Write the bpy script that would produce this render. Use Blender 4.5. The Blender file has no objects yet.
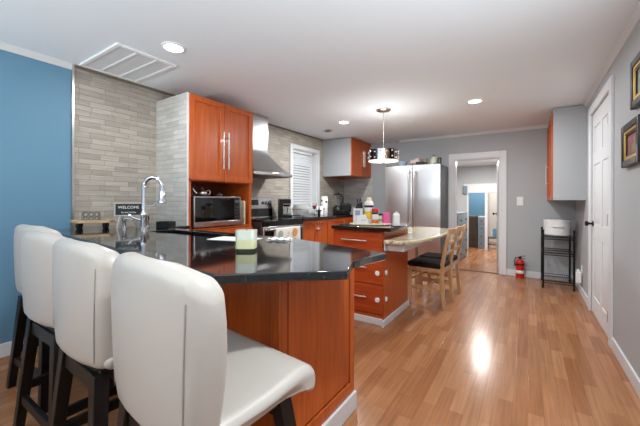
import bpy, math, random
from mathutils import Vector, Matrix
from mathutils.geometry import tessellate_polygon
random.seed(7)
PI = math.pi
scene = bpy.context.scene
COL = scene.collection

# ------------------------------------------------------------------ camera
F, YH, YAW, ROLL, EYE = 317.0, 201.5, 0.5818, 0.003, 1.14
cam = bpy.data.objects.new('camera', bpy.data.cameras.new('camera'))
COL.objects.link(cam)
cam.data.sensor_width = 36.0
cam.data.lens = F * 36.0 / 640.0
cam.data.shift_y = -(213.0 - YH) / 640.0
cam.data.clip_start = 0.02
cam.matrix_world = Matrix.Translation((0, 0, EYE)) @ (Matrix.Rotation(YAW, 4, 'Z') @ Matrix.Rotation(PI / 2, 4, 'X') @ Matrix.Rotation(ROLL, 4, 'Z'))
scene.camera = cam

# ------------------------------------------------------------------ world, daylight, exposure
world = bpy.data.worlds.new('sky'); scene.world = world; world.use_nodes = True
wn = world.node_tree.nodes; bg = wn['Background']
bg.inputs[0].default_value = (0.86, 0.93, 1.0, 1); bg.inputs[1].default_value = 1.0
scene.view_settings.view_transform = 'Standard'
scene.view_settings.look = 'None'
scene.view_settings.gamma = 1.0
scene.view_settings.use_curve_mapping = False
scene.view_settings.exposure = -0.05

def area(name, loc, rot, sx, sy, power, col=(1, 1, 1), shape='RECTANGLE', spread=PI):
    l = bpy.data.lights.new(name, 'AREA'); l.shape = shape; l.size = sx
    if shape in ('RECTANGLE', 'ELLIPSE'): l.size_y = sy
    l.energy = power; l.color = col; l.spread = spread
    o = bpy.data.objects.new(name, l); COL.objects.link(o)
    o.location = loc; o.rotation_euler = rot
    return o
# upward fill added in unseen windows to brighten the ceiling, standing for ground-bounced daylight
for wx in (-2.175, -0.525): area('added_fill_back', (wx, -2.64, 0.85), (math.radians(148), 0, 0), 0.74, 0.08, 70, (0.88, 0.96, 1.0), spread=math.radians(125))
area('added_fill_side', (0.60, 0.9, 0.86), (0, math.radians(152), 0), 0.07, 1.05, 21, (0.84, 0.94, 1.0), spread=math.radians(128))
# ------------------------------------------------------------------ room numbers
XL, XR, YF, YB, ZC = -3.2, 0.555, 5.75, -2.6, 2.28
CT = 0.915

# ------------------------------------------------------------------ materials
def lin(c):
    c = c / 255.0
    return c / 12.92 if c <= 0.04045 else ((c + 0.055) / 1.055) ** 2.4
def srgb(r, g, b): return (lin(r), lin(g), lin(b), 1.0)
def mat(name, rgb, rough=0.5, metal=0.0, coat=0.0, spec=0.5, bump=0.0, bscale=60, var=0.0, vscale=8, emit=None, estr=1.0, trans=0.0, ior=1.45, alpha=1.0):
    m = bpy.data.materials.new(name); m.use_nodes = True
    nt = m.node_tree; n = nt.nodes; b = n['Principled BSDF']
    b.inputs['Base Color'].default_value = srgb(*rgb)
    b.inputs['Roughness'].default_value = rough
    b.inputs['Metallic'].default_value = metal
    b.inputs['Specular IOR Level'].default_value = spec
    b.inputs['Coat Weight'].default_value = coat
    b.inputs['Coat Roughness'].default_value = 0.06
    b.inputs['Transmission Weight'].default_value = trans
    b.inputs['IOR'].default_value = ior
    b.inputs['Alpha'].default_value = alpha
    if emit:
        b.inputs['Emission Color'].default_value = srgb(*emit); b.inputs['Emission Strength'].default_value = estr
    tc = n.new('ShaderNodeTexCoord')
    if var > 0:
        no = n.new('ShaderNodeTexNoise'); no.inputs['Scale'].default_value = vscale; no.inputs['Detail'].default_value = 4
        nt.links.new(tc.outputs['Object'], no.inputs['Vector'])
        mx = n.new('ShaderNodeMix'); mx.data_type = 'RGBA'
        mx.inputs['A'].default_value = srgb(*[max(0, c * (1 - var)) for c in rgb]); mx.inputs['B'].default_value = srgb(*[min(255, c * (1 + var)) for c in rgb])
        nt.links.new(no.outputs['Fac'], mx.inputs['Factor']); nt.links.new(mx.outputs['Result'], b.inputs['Base Color'])
    if bump > 0:
        no = n.new('ShaderNodeTexNoise'); no.inputs['Scale'].default_value = bscale; no.inputs['Detail'].default_value = 3
        nt.links.new(tc.outputs['Object'], no.inputs['Vector'])
        bp = n.new('ShaderNodeBump'); bp.inputs['Strength'].default_value = bump; bp.inputs['Distance'].default_value = 0.004
        nt.links.new(no.outputs['Fac'], bp.inputs['Height']); nt.links.new(bp.outputs['Normal'], b.inputs['Normal'])
    return m
def ramp(nt, fac, stops):
    r = nt.nodes.new('ShaderNodeValToRGB'); e = r.color_ramp.elements
    while len(e) < len(stops): e.new(0.5)
    for el, (p, c) in zip(e, stops): el.position = p; el.color = c
    nt.links.new(fac, r.inputs['Fac']); return r.outputs['Color']
def wood(name, dark, mid, light, scale=(14, 14, 1.0), rough=0.3, coat=0.25):
    m = mat(name, mid, rough, coat=coat); nt = m.node_tree; n = nt.nodes; b = n['Principled BSDF']
    tc = n.new('ShaderNodeTexCoord'); mp = n.new('ShaderNodeMapping'); mp.inputs['Scale'].default_value = scale
    no = n.new('ShaderNodeTexNoise'); no.inputs['Scale'].default_value = 3.0; no.inputs['Detail'].default_value = 6; no.inputs['Distortion'].default_value = 0.6
    nt.links.new(tc.outputs['Object'], mp.inputs['Vector']); nt.links.new(mp.outputs['Vector'], no.inputs['Vector'])
    nt.links.new(ramp(nt, no.outputs['Fac'], [(0.28, srgb(*dark)), (0.5, srgb(*mid)), (0.72, srgb(*light))]), b.inputs['Base Color'])
    return m
def brickmat(name, ax, c1, c2, mortar, bw, rh, ms, rough, coat=0.0, grain=None, bump=0.5, noise=0.1, gscale=(2.5, 60)):
    m = mat(name, c1, rough, coat=coat, spec=0.3 if coat else 0.5); nt = m.node_tree; n = nt.nodes; b = n['Principled BSDF']
    g = n.new('ShaderNodeNewGeometry'); sp = n.new('ShaderNodeSeparateXYZ'); cb = n.new('ShaderNodeCombineXYZ')
    nt.links.new(g.outputs['Position'], sp.inputs[0])
    nt.links.new(sp.outputs[ax[0]], cb.inputs[0]); nt.links.new(sp.outputs[ax[1]], cb.inputs[1])
    br = n.new('ShaderNodeTexBrick'); br.inputs['Scale'].default_value = 1.0
    br.inputs['Color1'].default_value = srgb(*c1); br.inputs['Color2'].default_value = srgb(*c2); br.inputs['Mortar'].default_value = srgb(*mortar)
    br.inputs['Brick Width'].default_value = bw; br.inputs['Row Height'].default_value = rh; br.inputs['Mortar Size'].default_value = ms
    br.inputs['Mortar Smooth'].default_value = 0.3; br.offset = 0.41; br.offset_frequency = 2; br.squash = 0.8; br.squash_frequency = 3
    nt.links.new(cb.outputs[0], br.inputs['Vector'])
    mp = n.new('ShaderNodeMapping'); mp.inputs['Scale'].default_value = (gscale[0], gscale[1], 1)
    nt.links.new(cb.outputs[0], mp.inputs['Vector'])
    no = n.new('ShaderNodeTexNoise'); no.inputs['Scale'].default_value = 1.0; no.inputs['Detail'].default_value = 5; no.inputs['Distortion'].default_value = 0.4
    nt.links.new(mp.outputs['Vector'], no.inputs['Vector'])
    col = ramp(nt, no.outputs['Fac'], [(0.3, (1 - noise, 1 - noise, 1 - noise, 1)), (0.7, (1 + noise, 1 + noise, 1 + noise, 1))])
    mx = n.new('ShaderNodeMix'); mx.data_type = 'RGBA'; mx.blend_type = 'MULTIPLY'; mx.inputs['Factor'].default_value = 1.0
    nt.links.new(br.outputs['Color'], mx.inputs['A']); nt.links.new(col, mx.inputs['B'])
    nt.links.new(mx.outputs['Result'], b.inputs['Base Color'])
    if bump:
        bp = n.new('ShaderNodeBump'); bp.inputs['Strength'].default_value = bump; bp.inputs['Distance'].default_value = 0.003; bp.invert = True
        nt.links.new(br.outputs['Fac'], bp.inputs['Height']); nt.links.new(bp.outputs['Normal'], b.inputs['Normal'])
    return m
def stone(name, base, specks, rough, scale=90):
    m = mat(name, base, rough, spec=0.6, coat=0.4); nt = m.node_tree; n = nt.nodes; b = n['Principled BSDF']
    tc = n.new('ShaderNodeTexCoord'); no = n.new('ShaderNodeTexNoise'); no.inputs['Scale'].default_value = scale; no.inputs['Detail'].default_value = 6
    nt.links.new(tc.outputs['Object'], no.inputs['Vector'])
    nt.links.new(ramp(nt, no.outputs['Fac'], specks), b.inputs['Base Color'])
    return m

M = {}
M['wall'] = mat('grey_wall_paint', (172, 174, 176), 0.6, bump=0.08, bscale=220)
M['blue'] = mat('blue_wall_paint', (98, 140, 166), 0.5, bump=0.08, bscale=220)
M['ceil'] = mat('ceiling_paint', (234, 239, 243), 0.75, bump=0.06, bscale=160)
M['white'] = mat('white_trim_paint', (216, 216, 217), 0.4, bump=0.03)
M['floor'] = brickmat('oak_strip_floor', 'YX', (168, 118, 82), (146, 95, 61), (114, 73, 46), 0.46, 0.072, 0.0006, 0.21, coat=0.03, bump=0.15, noise=0.16)
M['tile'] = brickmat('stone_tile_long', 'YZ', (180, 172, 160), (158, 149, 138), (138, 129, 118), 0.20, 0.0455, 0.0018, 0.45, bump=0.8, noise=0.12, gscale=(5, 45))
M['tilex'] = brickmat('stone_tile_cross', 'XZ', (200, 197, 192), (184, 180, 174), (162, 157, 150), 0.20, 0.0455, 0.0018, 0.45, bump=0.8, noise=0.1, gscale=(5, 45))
M['cherry'] = wood('cherry_wood', (166, 72, 26), (184, 86, 32), (196, 98, 40), coat=0.05)
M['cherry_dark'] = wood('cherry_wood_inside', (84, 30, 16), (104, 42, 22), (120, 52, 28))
M['cherry_h'] = wood('cherry_wood_drawer', (158, 60, 26), (172, 70, 30), (184, 82, 38), scale=(1.0, 14, 14), coat=0.05)
M['granite'] = stone('black_granite', (22, 23, 24), [(0.35, srgb(12, 13, 14)), (0.6, srgb(28, 30, 32)), (0.78, srgb(46, 49, 51))], 0.06)
M['beige'] = stone('beige_granite', (190, 175, 140), [(0.3, srgb(120, 96, 66)), (0.45, srgb(196, 180, 146)), (0.6, srgb(222, 210, 182)), (0.75, srgb(150, 128, 92))], 0.1, 45)
M['leather'] = mat('white_leather', (182, 175, 167), 0.34, coat=0.15, bump=0.12, bscale=300)
M['piping'] = mat('leather_piping', (160, 154, 146), 0.45)
M['blackwood'] = wood('black_stained_wood', (8, 7, 7), (13, 11, 11), (20, 17, 16), rough=0.4, coat=0.0)
M['oakchair'] = wood('honey_oak', (182, 138, 94), (204, 162, 116), (218, 180, 136))
M['steel'] = mat('brushed_steel', (190, 190, 190), 0.26, metal=1.0, var=0.04, vscale=3)
M['steel_dark'] = mat('dark_steel_side', (84, 84, 86), 0.4, metal=0.7)
M['chrome'] = mat('chrome', (225, 225, 228), 0.07, metal=1.0)
M['nickel'] = mat('satin_nickel', (205, 200, 192), 0.28, metal=1.0)
M['black'] = mat('black_plastic', (16, 16, 17), 0.35)
M['blackglass'] = mat('black_glass', (8, 9, 10), 0.05, spec=0.7)
M['blackmetal'] = mat('black_metal', (20, 20, 21), 0.4, metal=0.3)
M['fabric_black'] = mat('black_fabric', (18, 17, 17), 0.9, bump=0.3, bscale=400)
M['ceramic'] = mat('white_ceramic', (236, 236, 234), 0.2, coat=0.3)
M['plastic'] = mat('white_plastic', (232, 232, 230), 0.35)
M['dot'] = mat('black_dot', (20, 20, 20), 0.5)
M['glass'] = mat('clear_glass', (245, 250, 250), 0.02, trans=1.0, ior=1.45)
M['pane'] = mat('window_glass', (250, 252, 255), 0.0, trans=1.0, ior=1.02)
M['lamp'] = mat('lit_diffuser', (255, 252, 246), 0.5, emit=(255, 250, 242), estr=9.0)
M['shade'] = mat('lit_pendant_diffuser', (250, 244, 234), 0.5, emit=(255, 247, 235), estr=1.1)
M['red'] = mat('red_enamel', (196, 30, 28), 0.3, coat=0.3)
M['label'] = mat('white_label', (230, 228, 222), 0.6)
M['grille'] = mat('vent_grille_grey', (120, 122, 124), 0.7)  # plain grey, also used on burner rings, hood filter and toaster slots
M['ventback'] = mat('vent_backing', (186, 187, 188), 0.7)
M['ventwhite'] = mat('vent_white', (240, 240, 240), 0.5); M['louvre'] = mat('vent_louvre', (206, 207, 208), 0.6)

# ------------------------------------------------------------------ mesh builder
class MB:
    def __init__(s, off=(0, 0, 0)): s.v = []; s.f = []; s.o = Vector(off)
    def add(s, vs, fs):
        k = len(s.v); s.v += [tuple(Vector(p) - s.o) for p in vs]; s.f += [tuple(i + k for i in f) for f in fs]; return s
    def box(s, x0, x1, y0, y1, z0, z1):
        vs = [(x, y, z) for z in (z0, z1) for y in (y0, y1) for x in (x0, x1)]
        return s.add(vs, [(0, 2, 3, 1), (4, 5, 7, 6), (0, 1, 5, 4), (2, 6, 7, 3), (0, 4, 6, 2), (1, 3, 7, 5)])
    def obox(s, c, ex, ey, ez, lx, ly, lz):      # oriented box: centre, axes, full lengths
        c, ex, ey, ez = Vector(c), Vector(ex).normalized(), Vector(ey).normalized(), Vector(ez).normalized()
        vs = [c + ex * (i * lx / 2) + ey * (j * ly / 2) + ez * (k * lz / 2) for k in (-1, 1) for j in (-1, 1) for i in (-1, 1)]
        return s.add(vs, [(0, 2, 3, 1), (4, 5, 7, 6), (0, 1, 5, 4), (2, 6, 7, 3), (0, 4, 6, 2), (1, 3, 7, 5)])
    def bar(s, a, b, w, d=None, up=(0, 0, 1)):   # square bar between two points
        a, b = Vector(a), Vector(b); d = d or w; z = (b - a); L = z.length; z.normalize()
        x = Vector(up).cross(z)
        if x.length < 1e-4: x = Vector((1, 0, 0))
        x.normalize(); y = z.cross(x)
        return s.obox((a + b) / 2, x, y, z, w, d, L)
    def tube(s, pts, r, n=10, cap=True):
        pts = [Vector(p) for p in pts]; rs = r if isinstance(r, (list, tuple)) else [r] * len(pts)
        vs, fs = [], []; prev = None
        for i, p in enumerate(pts):
            t = (pts[min(i + 1, len(pts) - 1)] - pts[max(i - 1, 0)]).normalized()
            if prev is None:
                x = t.cross(Vector((0, 0, 1)))
                if x.length < 1e-3: x = t.cross(Vector((1, 0, 0)))
            else: x = prev - t * prev.dot(t)
            x.normalize(); prev = x; y = t.cross(x)
            for k in range(n):
                a = 2 * PI * k / n; vs.append(p + (x * math.cos(a) + y * math.sin(a)) * rs[i])
        for i in range(len(pts) - 1):
            for k in range(n): fs.append((i * n + k, i * n + (k + 1) % n, (i + 1) * n + (k + 1) % n, (i + 1) * n + k))
        if cap: fs.append(tuple(range(n - 1, -1, -1))); fs.append(tuple(range((len(pts) - 1) * n, len(pts) * n)))
        return s.add(vs, fs)
    def lathe(s, prof, c=(0, 0, 0), n=28, axis='Z'):   # prof: (radius, height)
        vs, fs = [], []; c = Vector(c)
        for r, h in prof:
            for k in range(n):
                a = 2 * PI * k / n; u, v = r * math.cos(a), r * math.sin(a)
                q = {'Z': (u, v, h), 'X': (h, u, v), 'Y': (v, h, u)}[axis]
                vs.append(c + Vector(q))
        for i in range(len(prof) - 1):
            for k in range(n): fs.append((i * n + k, i * n + (k + 1) % n, (i + 1) * n + (k + 1) % n, (i + 1) * n + k))
        fs.append(tuple(range(n - 1, -1, -1))); fs.append(tuple(range((len(prof) - 1) * n, len(prof) * n)))
        return s.add(vs, fs)
    def prism(s, poly, z0, z1, holes=()):
        loops = [poly] + list(holes); vs = []; fs = []
        flat = [p for l in loops for p in l]; N = len(flat)
        vs = [(x, y, z0) for x, y in flat] + [(x, y, z1) for x, y in flat]
        for t in tessellate_polygon([[Vector((x, y, 0)) for x, y in l] for l in loops]):
            a, b, c = [Vector((*flat[i], 0)) for i in t]
            if (b - a).cross(c - a).z < 0: t = (t[0], t[2], t[1])
            fs.append(tuple(i + N for i in t)); fs.append(tuple(reversed(t)))
        k = 0
        for li, l in enumerate(loops):
            n = len(l); area2 = sum(l[i][0] * l[(i + 1) % n][1] - l[(i + 1) % n][0] * l[i][1] for i in range(n))
            fwd = (area2 > 0) == (li == 0)
            for i in range(n):
                a, b = k + i, k + (i + 1) % n
                fs.append((a, b, b + N, a + N) if fwd else (b, a, a + N, b + N))
            k += n
        return s.add(vs, fs)
    def extrude(s, prof, axis, a0, a1):           # closed 2-D profile extruded along an axis
        n = len(prof)
        def P(u, v, a): return {'X': (a, u, v), 'Y': (u, a, v), 'Z': (u, v, a)}[axis]
        vs = [P(u, v, a0) for u, v in prof] + [P(u, v, a1) for u, v in prof]
        fs = [(i, (i + 1) % n, (i + 1) % n + n, i + n) for i in range(n)] + [tuple(range(n - 1, -1, -1)), tuple(range(n, 2 * n))]
        return s.add(vs, fs)
    def pillow(s, w, h, t, rc, re, fn, nc=8, ne=5):
        """rounded slab w x h (corner radius rc), thick t with edge radius re; fn(u, v, n) -> point"""
        def outline(ins):
            r = max(rc - ins, 0.002); a, b = w / 2 - ins - r, h / 2 - ins - r; pts = []
            for cx, cy, s0 in ((a, b, 0), (-a, b, 1), (-a, -b, 2), (a, -b, 3)):
                for i in range(nc + 1):
                    q = (s0 + i / nc) * PI / 2; pts.append((cx + r * math.cos(q), cy + r * math.sin(q)))
            out = []
            for i, p in enumerate(pts):                 # a point in the middle of each straight run
                out.append(p)
                if (i + 1) % (nc + 1) == 0:
                    q = pts[(i + 1) % len(pts)]
                    for k in (0.2, 0.4, 0.6, 0.8): out.append((p[0] + (q[0] - p[0]) * k, p[1] + (q[1] - p[1]) * k))
            return out
        rings = []
        for k in (0.25, 0.55, 0.8): rings.append((k, -t / 2))
        prof = [(re * (1 - math.cos(q * PI / 2 / ne)), re * math.sin(q * PI / 2 / ne)) for q in range(ne + 1)]
        R = []
        base = outline(re)
        for k in (0.02, 0.3, 0.6, 0.85): R.append([(x * k, y * k, -t / 2) for x, y in base])
        for q in range(ne + 1):
            a = q * PI / 2 / ne; R.append([(x, y, -t / 2 + re * (1 - math.sin(PI / 2 - (PI / 2 - a)) * 1) if False else -t / 2 + re * (1 - math.cos(a))) for x, y in outline(re * (1 - math.sin(a)))])
        for q in range(ne, -1, -1):
            a = q * PI / 2 / ne; R.append([(x, y, t / 2 - re * (1 - math.cos(a))) for x, y in outline(re * (1 - math.sin(a)))])
        for k in (0.85, 0.6, 0.3, 0.02): R.append([(x * k, y * k, t / 2) for x, y in base])
        n = len(base); vs = [fn(*p) for r in R for p in r]; fs = []
        for i in range(len(R) - 1):
            for k in range(n): fs.append((i * n + k, i * n + (k + 1) % n, (i + 1) * n + (k + 1) % n, (i + 1) * n + k))
        fs.append(tuple(range(n - 1, -1, -1))); fs.append(tuple(range((len(R) - 1) * n, len(R) * n)))
        return s.add(vs, fs)

def obj(name, mb, m, parent=None, bevel=0.0, seg=2, smooth=True, sub=0):
    me = bpy.data.meshes.new(name); me.from_pydata(mb.v, [], mb.f); me.validate(); me.update()
    import bmesh
    bm = bmesh.new(); bm.from_mesh(me); bmesh.ops.recalc_face_normals(bm, faces=bm.faces); bm.to_mesh(me); bm.free()
    me.materials.append(M[m] if isinstance(m, str) else m)
    if smooth:
        for p in me.polygons: p.use_smooth = True
        me.set_sharp_from_angle(angle=math.radians(42))
    o = bpy.data.objects.new(name, me); COL.objects.link(o)
    if parent: o.parent = parent
    if bevel:
        md = o.modifiers.new('bevel', 'BEVEL'); md.width = bevel; md.segments = seg; md.limit_method = 'ANGLE'; md.angle_limit = math.radians(40); md.harden_normals = False
    if sub:
        md = o.modifiers.new('sub', 'SUBSURF'); md.levels = sub; md.render_levels = sub
    return o
def tag(o, label, cat, group=None):
    o['label'] = label; o['category'] = cat
    if group: o['group'] = group
    return o
class Thing:
    """an Empty at the thing's base; its parts are given in room coordinates (or local ones when local=True)"""
    def __init__(s, name, label, cat, loc, rz=0.0, group=None, local=False):
        s.e = bpy.data.objects.new(name, None); COL.objects.link(s.e); s.e.empty_display_size = 0.1
        s.e.location = loc; s.e.rotation_euler = (0, 0, rz); s.off = (0, 0, 0) if local else loc
        tag(s.e, label, cat, group)
    def mb(s): return MB(s.off)
    def part(s, name, mb, m, bevel=0.0, under=None, label=None, **k):
        o = obj(name, mb, m, under or s.e, bevel, **k)
        if label: o['label'] = label
        return o
def single(name, label, cat, loc, mb_fn, m, group=None, bevel=0.0, rz=0.0, **k):
    """a thing that is one mesh, its origin at its base; mb_fn fills a builder in local coordinates"""
    mb = MB(); mb_fn(mb); o = obj(name, mb, m, None, bevel, **k); o.location = loc; o.rotation_euler = (0, 0, rz)
    return tag(o, label, cat, group)
def copy_tree(o, parent=None):
    c = o.copy(); COL.objects.link(c); c.parent = parent
    for ch in list(o.children): copy_tree(ch, c)
    return c
def struct(name, mb, m, parent=None, **k):
    o = obj(name, mb, m, parent, **k); o['kind'] = 'structure'; return o
def text(name, body, size, m, parent, mw, depth=0.0006):
    cu = bpy.data.curves.new(name, 'FONT'); cu.body = body; cu.size = size; cu.extrude = depth; cu.align_x = 'CENTER'; cu.align_y = 'CENTER'
    t = bpy.data.objects.new(name, cu); COL.objects.link(t)
    bpy.context.view_layer.update()
    me = bpy.data.meshes.new_from_object(t.evaluated_get(bpy.context.evaluated_depsgraph_get()))
    COL.objects.unlink(t); bpy.data.objects.remove(t)
    me.materials.clear(); me.materials.append(M[m]); me.transform(mw)
    o = bpy.data.objects.new(name, me); COL.objects.link(o); o.parent = parent
    return o
def wall_with_holes(axis, pos0, pos1, a0, a1, z0, z1, holes):
    """slab normal to axis with rectangular holes (a0, a1, z0, z1)"""
    mb = MB()
    cuts = sorted(set([a0, a1] + [h[0] for h in holes] + [h[1] for h in holes]))
    for u0, u1 in zip(cuts, cuts[1:]):
        spans = sorted((h[2], h[3]) for h in holes if h[0] <= u0 + 1e-6 and h[1] >= u1 - 1e-6)
        z = z0
        for s0, s1 in spans + [(z1, z1)]:
            if s0 > z + 1e-6:
                if axis == 'X': mb.box(pos0, pos1, u0, u1, z, s0)
                else: mb.box(u0, u1, pos0, pos1, z, s0)
            z = max(z, s1)
    return mb
# ================================================================== SETTING
WIN = (4.02, 4.74, 0.98, 2.0)           # kitchen window opening in the left wall: y0 y1 z0 z1
DOOR = (3.40, 4.345, 0.0, 2.05)         # door in the right wall
DW = (-1.05, -0.375, 0.0, 1.855)        # doorway in the far wall
HALL_Y, HALL_Z = 8.4, 2.0
struct('floor', MB().box(XL - 0.15, XR + 0.15, YB - 0.15, 12.0, -0.1, 0.0), 'floor', smooth=False)
struct('ceiling', MB().box(XL - 0.15, XR + 0.15, YB - 0.15, YF + 0.12, ZC, ZC + 0.1), 'ceil', smooth=False)
struct('wall_left', wall_with_holes('X', XL - 0.14, XL, YB - 0.14, YF + 0.12, 0, ZC, [WIN]), 'blue', smooth=False)
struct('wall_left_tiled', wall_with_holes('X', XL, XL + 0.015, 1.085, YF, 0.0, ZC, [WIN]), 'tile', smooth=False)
struct('wall_far', wall_with_holes('Y', YF, YF + 0.12, XL, XR, 0, ZC, [DW]), 'wall', smooth=False)
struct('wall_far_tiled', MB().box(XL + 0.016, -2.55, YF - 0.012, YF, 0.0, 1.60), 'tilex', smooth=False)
struct('wall_right', wall_with_holes('X', XR, XR + 0.12, YB - 0.14, YF + 0.12, 0, ZC, [DOOR, (0.3, 1.5, 0.8, 1.95)]), 'wall', smooth=False)
ADDED_BW = [(-2.6, -1.75, 0.8, 2.0), (-0.95, -0.1, 0.8, 2.0)]
struct('wall_back', wall_with_holes('Y', YB - 0.14, YB, XL, XR, 0, ZC, ADDED_BW), 'wall', smooth=False)
# tile edge strips
struct('trim_1', MB().box(XL + 0.001, XL + 0.024, 1.07, 1.086, 0, ZC), 'nickel', smooth=False)
struct('trim_2', MB().box(XL + 0.015, XL + 0.028, 1.087, YF - 0.02, ZC - 0.022, ZC), mat('tile_edge_strip', (120, 108, 92), 0.5), smooth=False)
# crown mouldings
def crown(name, axis, pos, sgn, a0, a1):
    pr = [(0, 0), (0, -0.044), (0.008, -0.042), (0.014, -0.026), (0.026, -0.012), (0.032, 0)]
    mb = MB()
    mb.extrude([(pos + sgn * u, ZC + v) for u, v in pr], 'Y' if axis == 'X' else 'X', a0, a1)
    struct(name, mb, 'white')
crown('trim_3', 'X', XL, 1, YB, 1.07)
crown('trim_4', 'Y', YF, -1, -2.0, XR - 0.034)
crown('trim_5', 'X', XR, -1, YB, 4.735)
# baseboards
struct('baseboard_left', MB().box(XL, XL + 0.015, YB, 1.068, 0, 0.10), 'white', bevel=0.004)
mb = MB().box(-1.6, DW[0] - 0.09, YF - 0.015, YF, 0, 0.095); mb.box(DW[1] + 0.09, XR - 0.015, YF - 0.015, YF, 0, 0.095)
struct('baseboard_far', mb, 'white', bevel=0.004)
mb = MB().box(XR - 0.015, XR, YB, DOOR[0] - 0.09, 0, 0.095); mb.box(XR - 0.015, XR, DOOR[1] + 0.09, YF, 0, 0.095)
struct('baseboard_right', mb, 'white', bevel=0.004)
# doorway casing
mb = MB()
mb.box(DW[0] - 0.09, DW[0], YF - 0.02, YF, 0, DW[3] + 0.095); mb.box(DW[1], DW[1] + 0.09, YF - 0.02, YF, 0, DW[3] + 0.095)
mb.box(DW[0], DW[1], YF - 0.02, YF, DW[3], DW[3] + 0.095)
mb.box(DW[0], DW[0] + 0.018, YF, YF + 0.12, 0, DW[3]); mb.box(DW[1] - 0.018, DW[1], YF, YF + 0.12, 0, DW[3]); mb.box(DW[0] + 0.018, DW[1] - 0.018, YF, YF + 0.12, DW[3] - 0.018, DW[3])
struct('trim_6', mb, 'white', bevel=0.003)
struct('trim_7', MB().box(DW[0] + 0.02, DW[1] - 0.02, YF + 0.0, YF + 0.06, 0.0, 0.008), mat('threshold_wood', (96, 62, 40), 0.4), bevel=0.002)
# right door: casing, leaf with six panels, hinges, knob
mb = MB()
c = 0.085
mb.box(XR - 0.02, XR, DOOR[0] - c, DOOR[0], 0, DOOR[3] + c); mb.box(XR - 0.02, XR, DOOR[1], DOOR[1] + c, 0, DOOR[3] + c); mb.box(XR - 0.02, XR, DOOR[0], DOOR[1], DOOR[3], DOOR[3] + c)
struct('trim_8', mb, 'white', bevel=0.004)
def panel_door(name, holes_of, frame, m):
    pass
y0, y1, z0, z1 = DOOR
d = struct('door_1', MB().box(XR + 0.012, XR + 0.047, y0 + 0.004, y1 - 0.004, 0.006, z1 - 0.004), 'white')
rows = [(0.18, 0.78), (0.92, 1.52), (1.64, 1.90)]
W = y1 - y0; cols = [(y0 + 0.11, y0 + W / 2 - 0.05), (y0 + W / 2 + 0.05, y1 - 0.11)]
# stiles and rails stand proud of the sunk panels
holes = [(a, b, q, r) for a, b in cols for q, r in rows]
fr = wall_with_holes('X', XR + 0.004, XR + 0.0125, y0 + 0.004, y1 - 0.004, 0.006, z1 - 0.004, holes)
o = struct('door_frame', fr, 'white', d)
for a, b, q, r in holes:
    pm = MB(); g = 0.035
    vs = [(XR + 0.012, a, q), (XR + 0.012, b, q), (XR + 0.012, b, r), (XR + 0.012, a, r), (XR + 0.005, a + g, q + g), (XR + 0.005, b - g, q + g), (XR + 0.005, b - g, r - g), (XR + 0.005, a + g, r - g)]
    pm.add(vs, [(4, 5, 6, 7), (0, 1, 5, 4), (1, 2, 6, 5), (2, 3, 7, 6), (3, 0, 4, 7)])
    struct('door_panel', pm, 'white', d)
for zz in (0.22, 1.0, 1.82):
    struct('hinge', MB().box(XR - 0.026, XR + 0.003, y0 - 0.006, y0 + 0.012, zz - 0.045, zz + 0.045), 'nickel', d)
kb = MB(); kb.lathe([(0.028, -0.002), (0.028, -0.008), (0.011, -0.012), (0.011, -0.035), (0.02, -0.04), (0.027, -0.05), (0.027, -0.06), (0.018, -0.068), (0.002, -0.07)], (XR + 0.004, y1 - 0.07, 0.92), axis='X', n=20)
struct('door_knob', kb, 'blackmetal', d)
# kitchen window: casing, reveal, sashes, blinds
y0, y1, z0, z1 = WIN
xs = XL + 0.015
cw = 0.065
mb = MB().box(xs, xs + 0.022, y0 - cw, y0, z0 - cw, z1 + cw); mb.box(xs, xs + 0.022, y1, y1 + cw, z0 - cw, z1 + cw); mb.box(xs, xs + 0.022, y0, y1, z1, z1 + cw); mb.box(xs, xs + 0.035, y0, y1, z0 - 0.05, z0)
w1 = struct('window_1', mb, 'white', bevel=0.004)
mb = MB(); xo = XL - 0.14
mb.box(xo, xs, y0, y0 + 0.012, z0, z1); mb.box(xo, xs, y1 - 0.012, y1, z0, z1); mb.box(xo, xs, y0 + 0.012, y1 - 0.012, z1 - 0.012, z1); mb.box(xo, xs, y0 + 0.012, y1 - 0.012, z0, z0 + 0.012)
struct('window_reveal', mb, 'white', w1)
mb = MB(); xa, xb = XL - 0.115, XL - 0.085
a0, a1, b0, b1 = y0 + 0.012, y1 - 0.012, z0 + 0.012, z1 - 0.012
for p, q, r, s_ in ((a0, a0 + 0.04, b0, b1), (a1 - 0.04, a1, b0, b1), (a0 + 0.04, a1 - 0.04, b0, b0 + 0.04), (a0 + 0.04, a1 - 0.04, b1 - 0.04, b1), (a0 + 0.04, a1 - 0.04, (b0 + b1) / 2 - 0.02, (b0 + b1) / 2 + 0.02)): mb.box(xa, xb, p, q, r, s_)
struct('window_frame', mb, 'white', w1)
struct('pane', MB().box(XL - 0.102, XL - 0.098, a0 + 0.03, a1 - 0.03, b0 + 0.03, b1 - 0.03), 'pane', w1)
mb = MB(); ns = 22
for k in range(ns):
    zz = b1 - 0.055 - k * (b1 - b0 - 0.09) / (ns - 1)
    mb.obox((XL - 0.035, (a0 + a1) / 2 - 0.04, zz), (math.cos(0.9), 0, -math.sin(0.9)), (0, 1, 0), (math.sin(0.9), 0, math.cos(0.9)), 0.046, a1 - a0 - 0.12, 0.003)
mb.box(XL - 0.062, XL - 0.01, a0 + 0.02, a1 - 0.1, b1 - 0.04, b1); mb.box(XL - 0.05, XL - 0.02, a0 + 0.02, a1 - 0.1, b0 + 0.004, b0 + 0.02)
for yy in (a0 + 0.12, a1 - 0.2): mb.box(XL - 0.037, XL - 0.033, yy - 0.001, yy + 0.001, b0 + 0.01, b1 - 0.02)
struct('window_blind', mb, 'white', w1, smooth=False)
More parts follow.
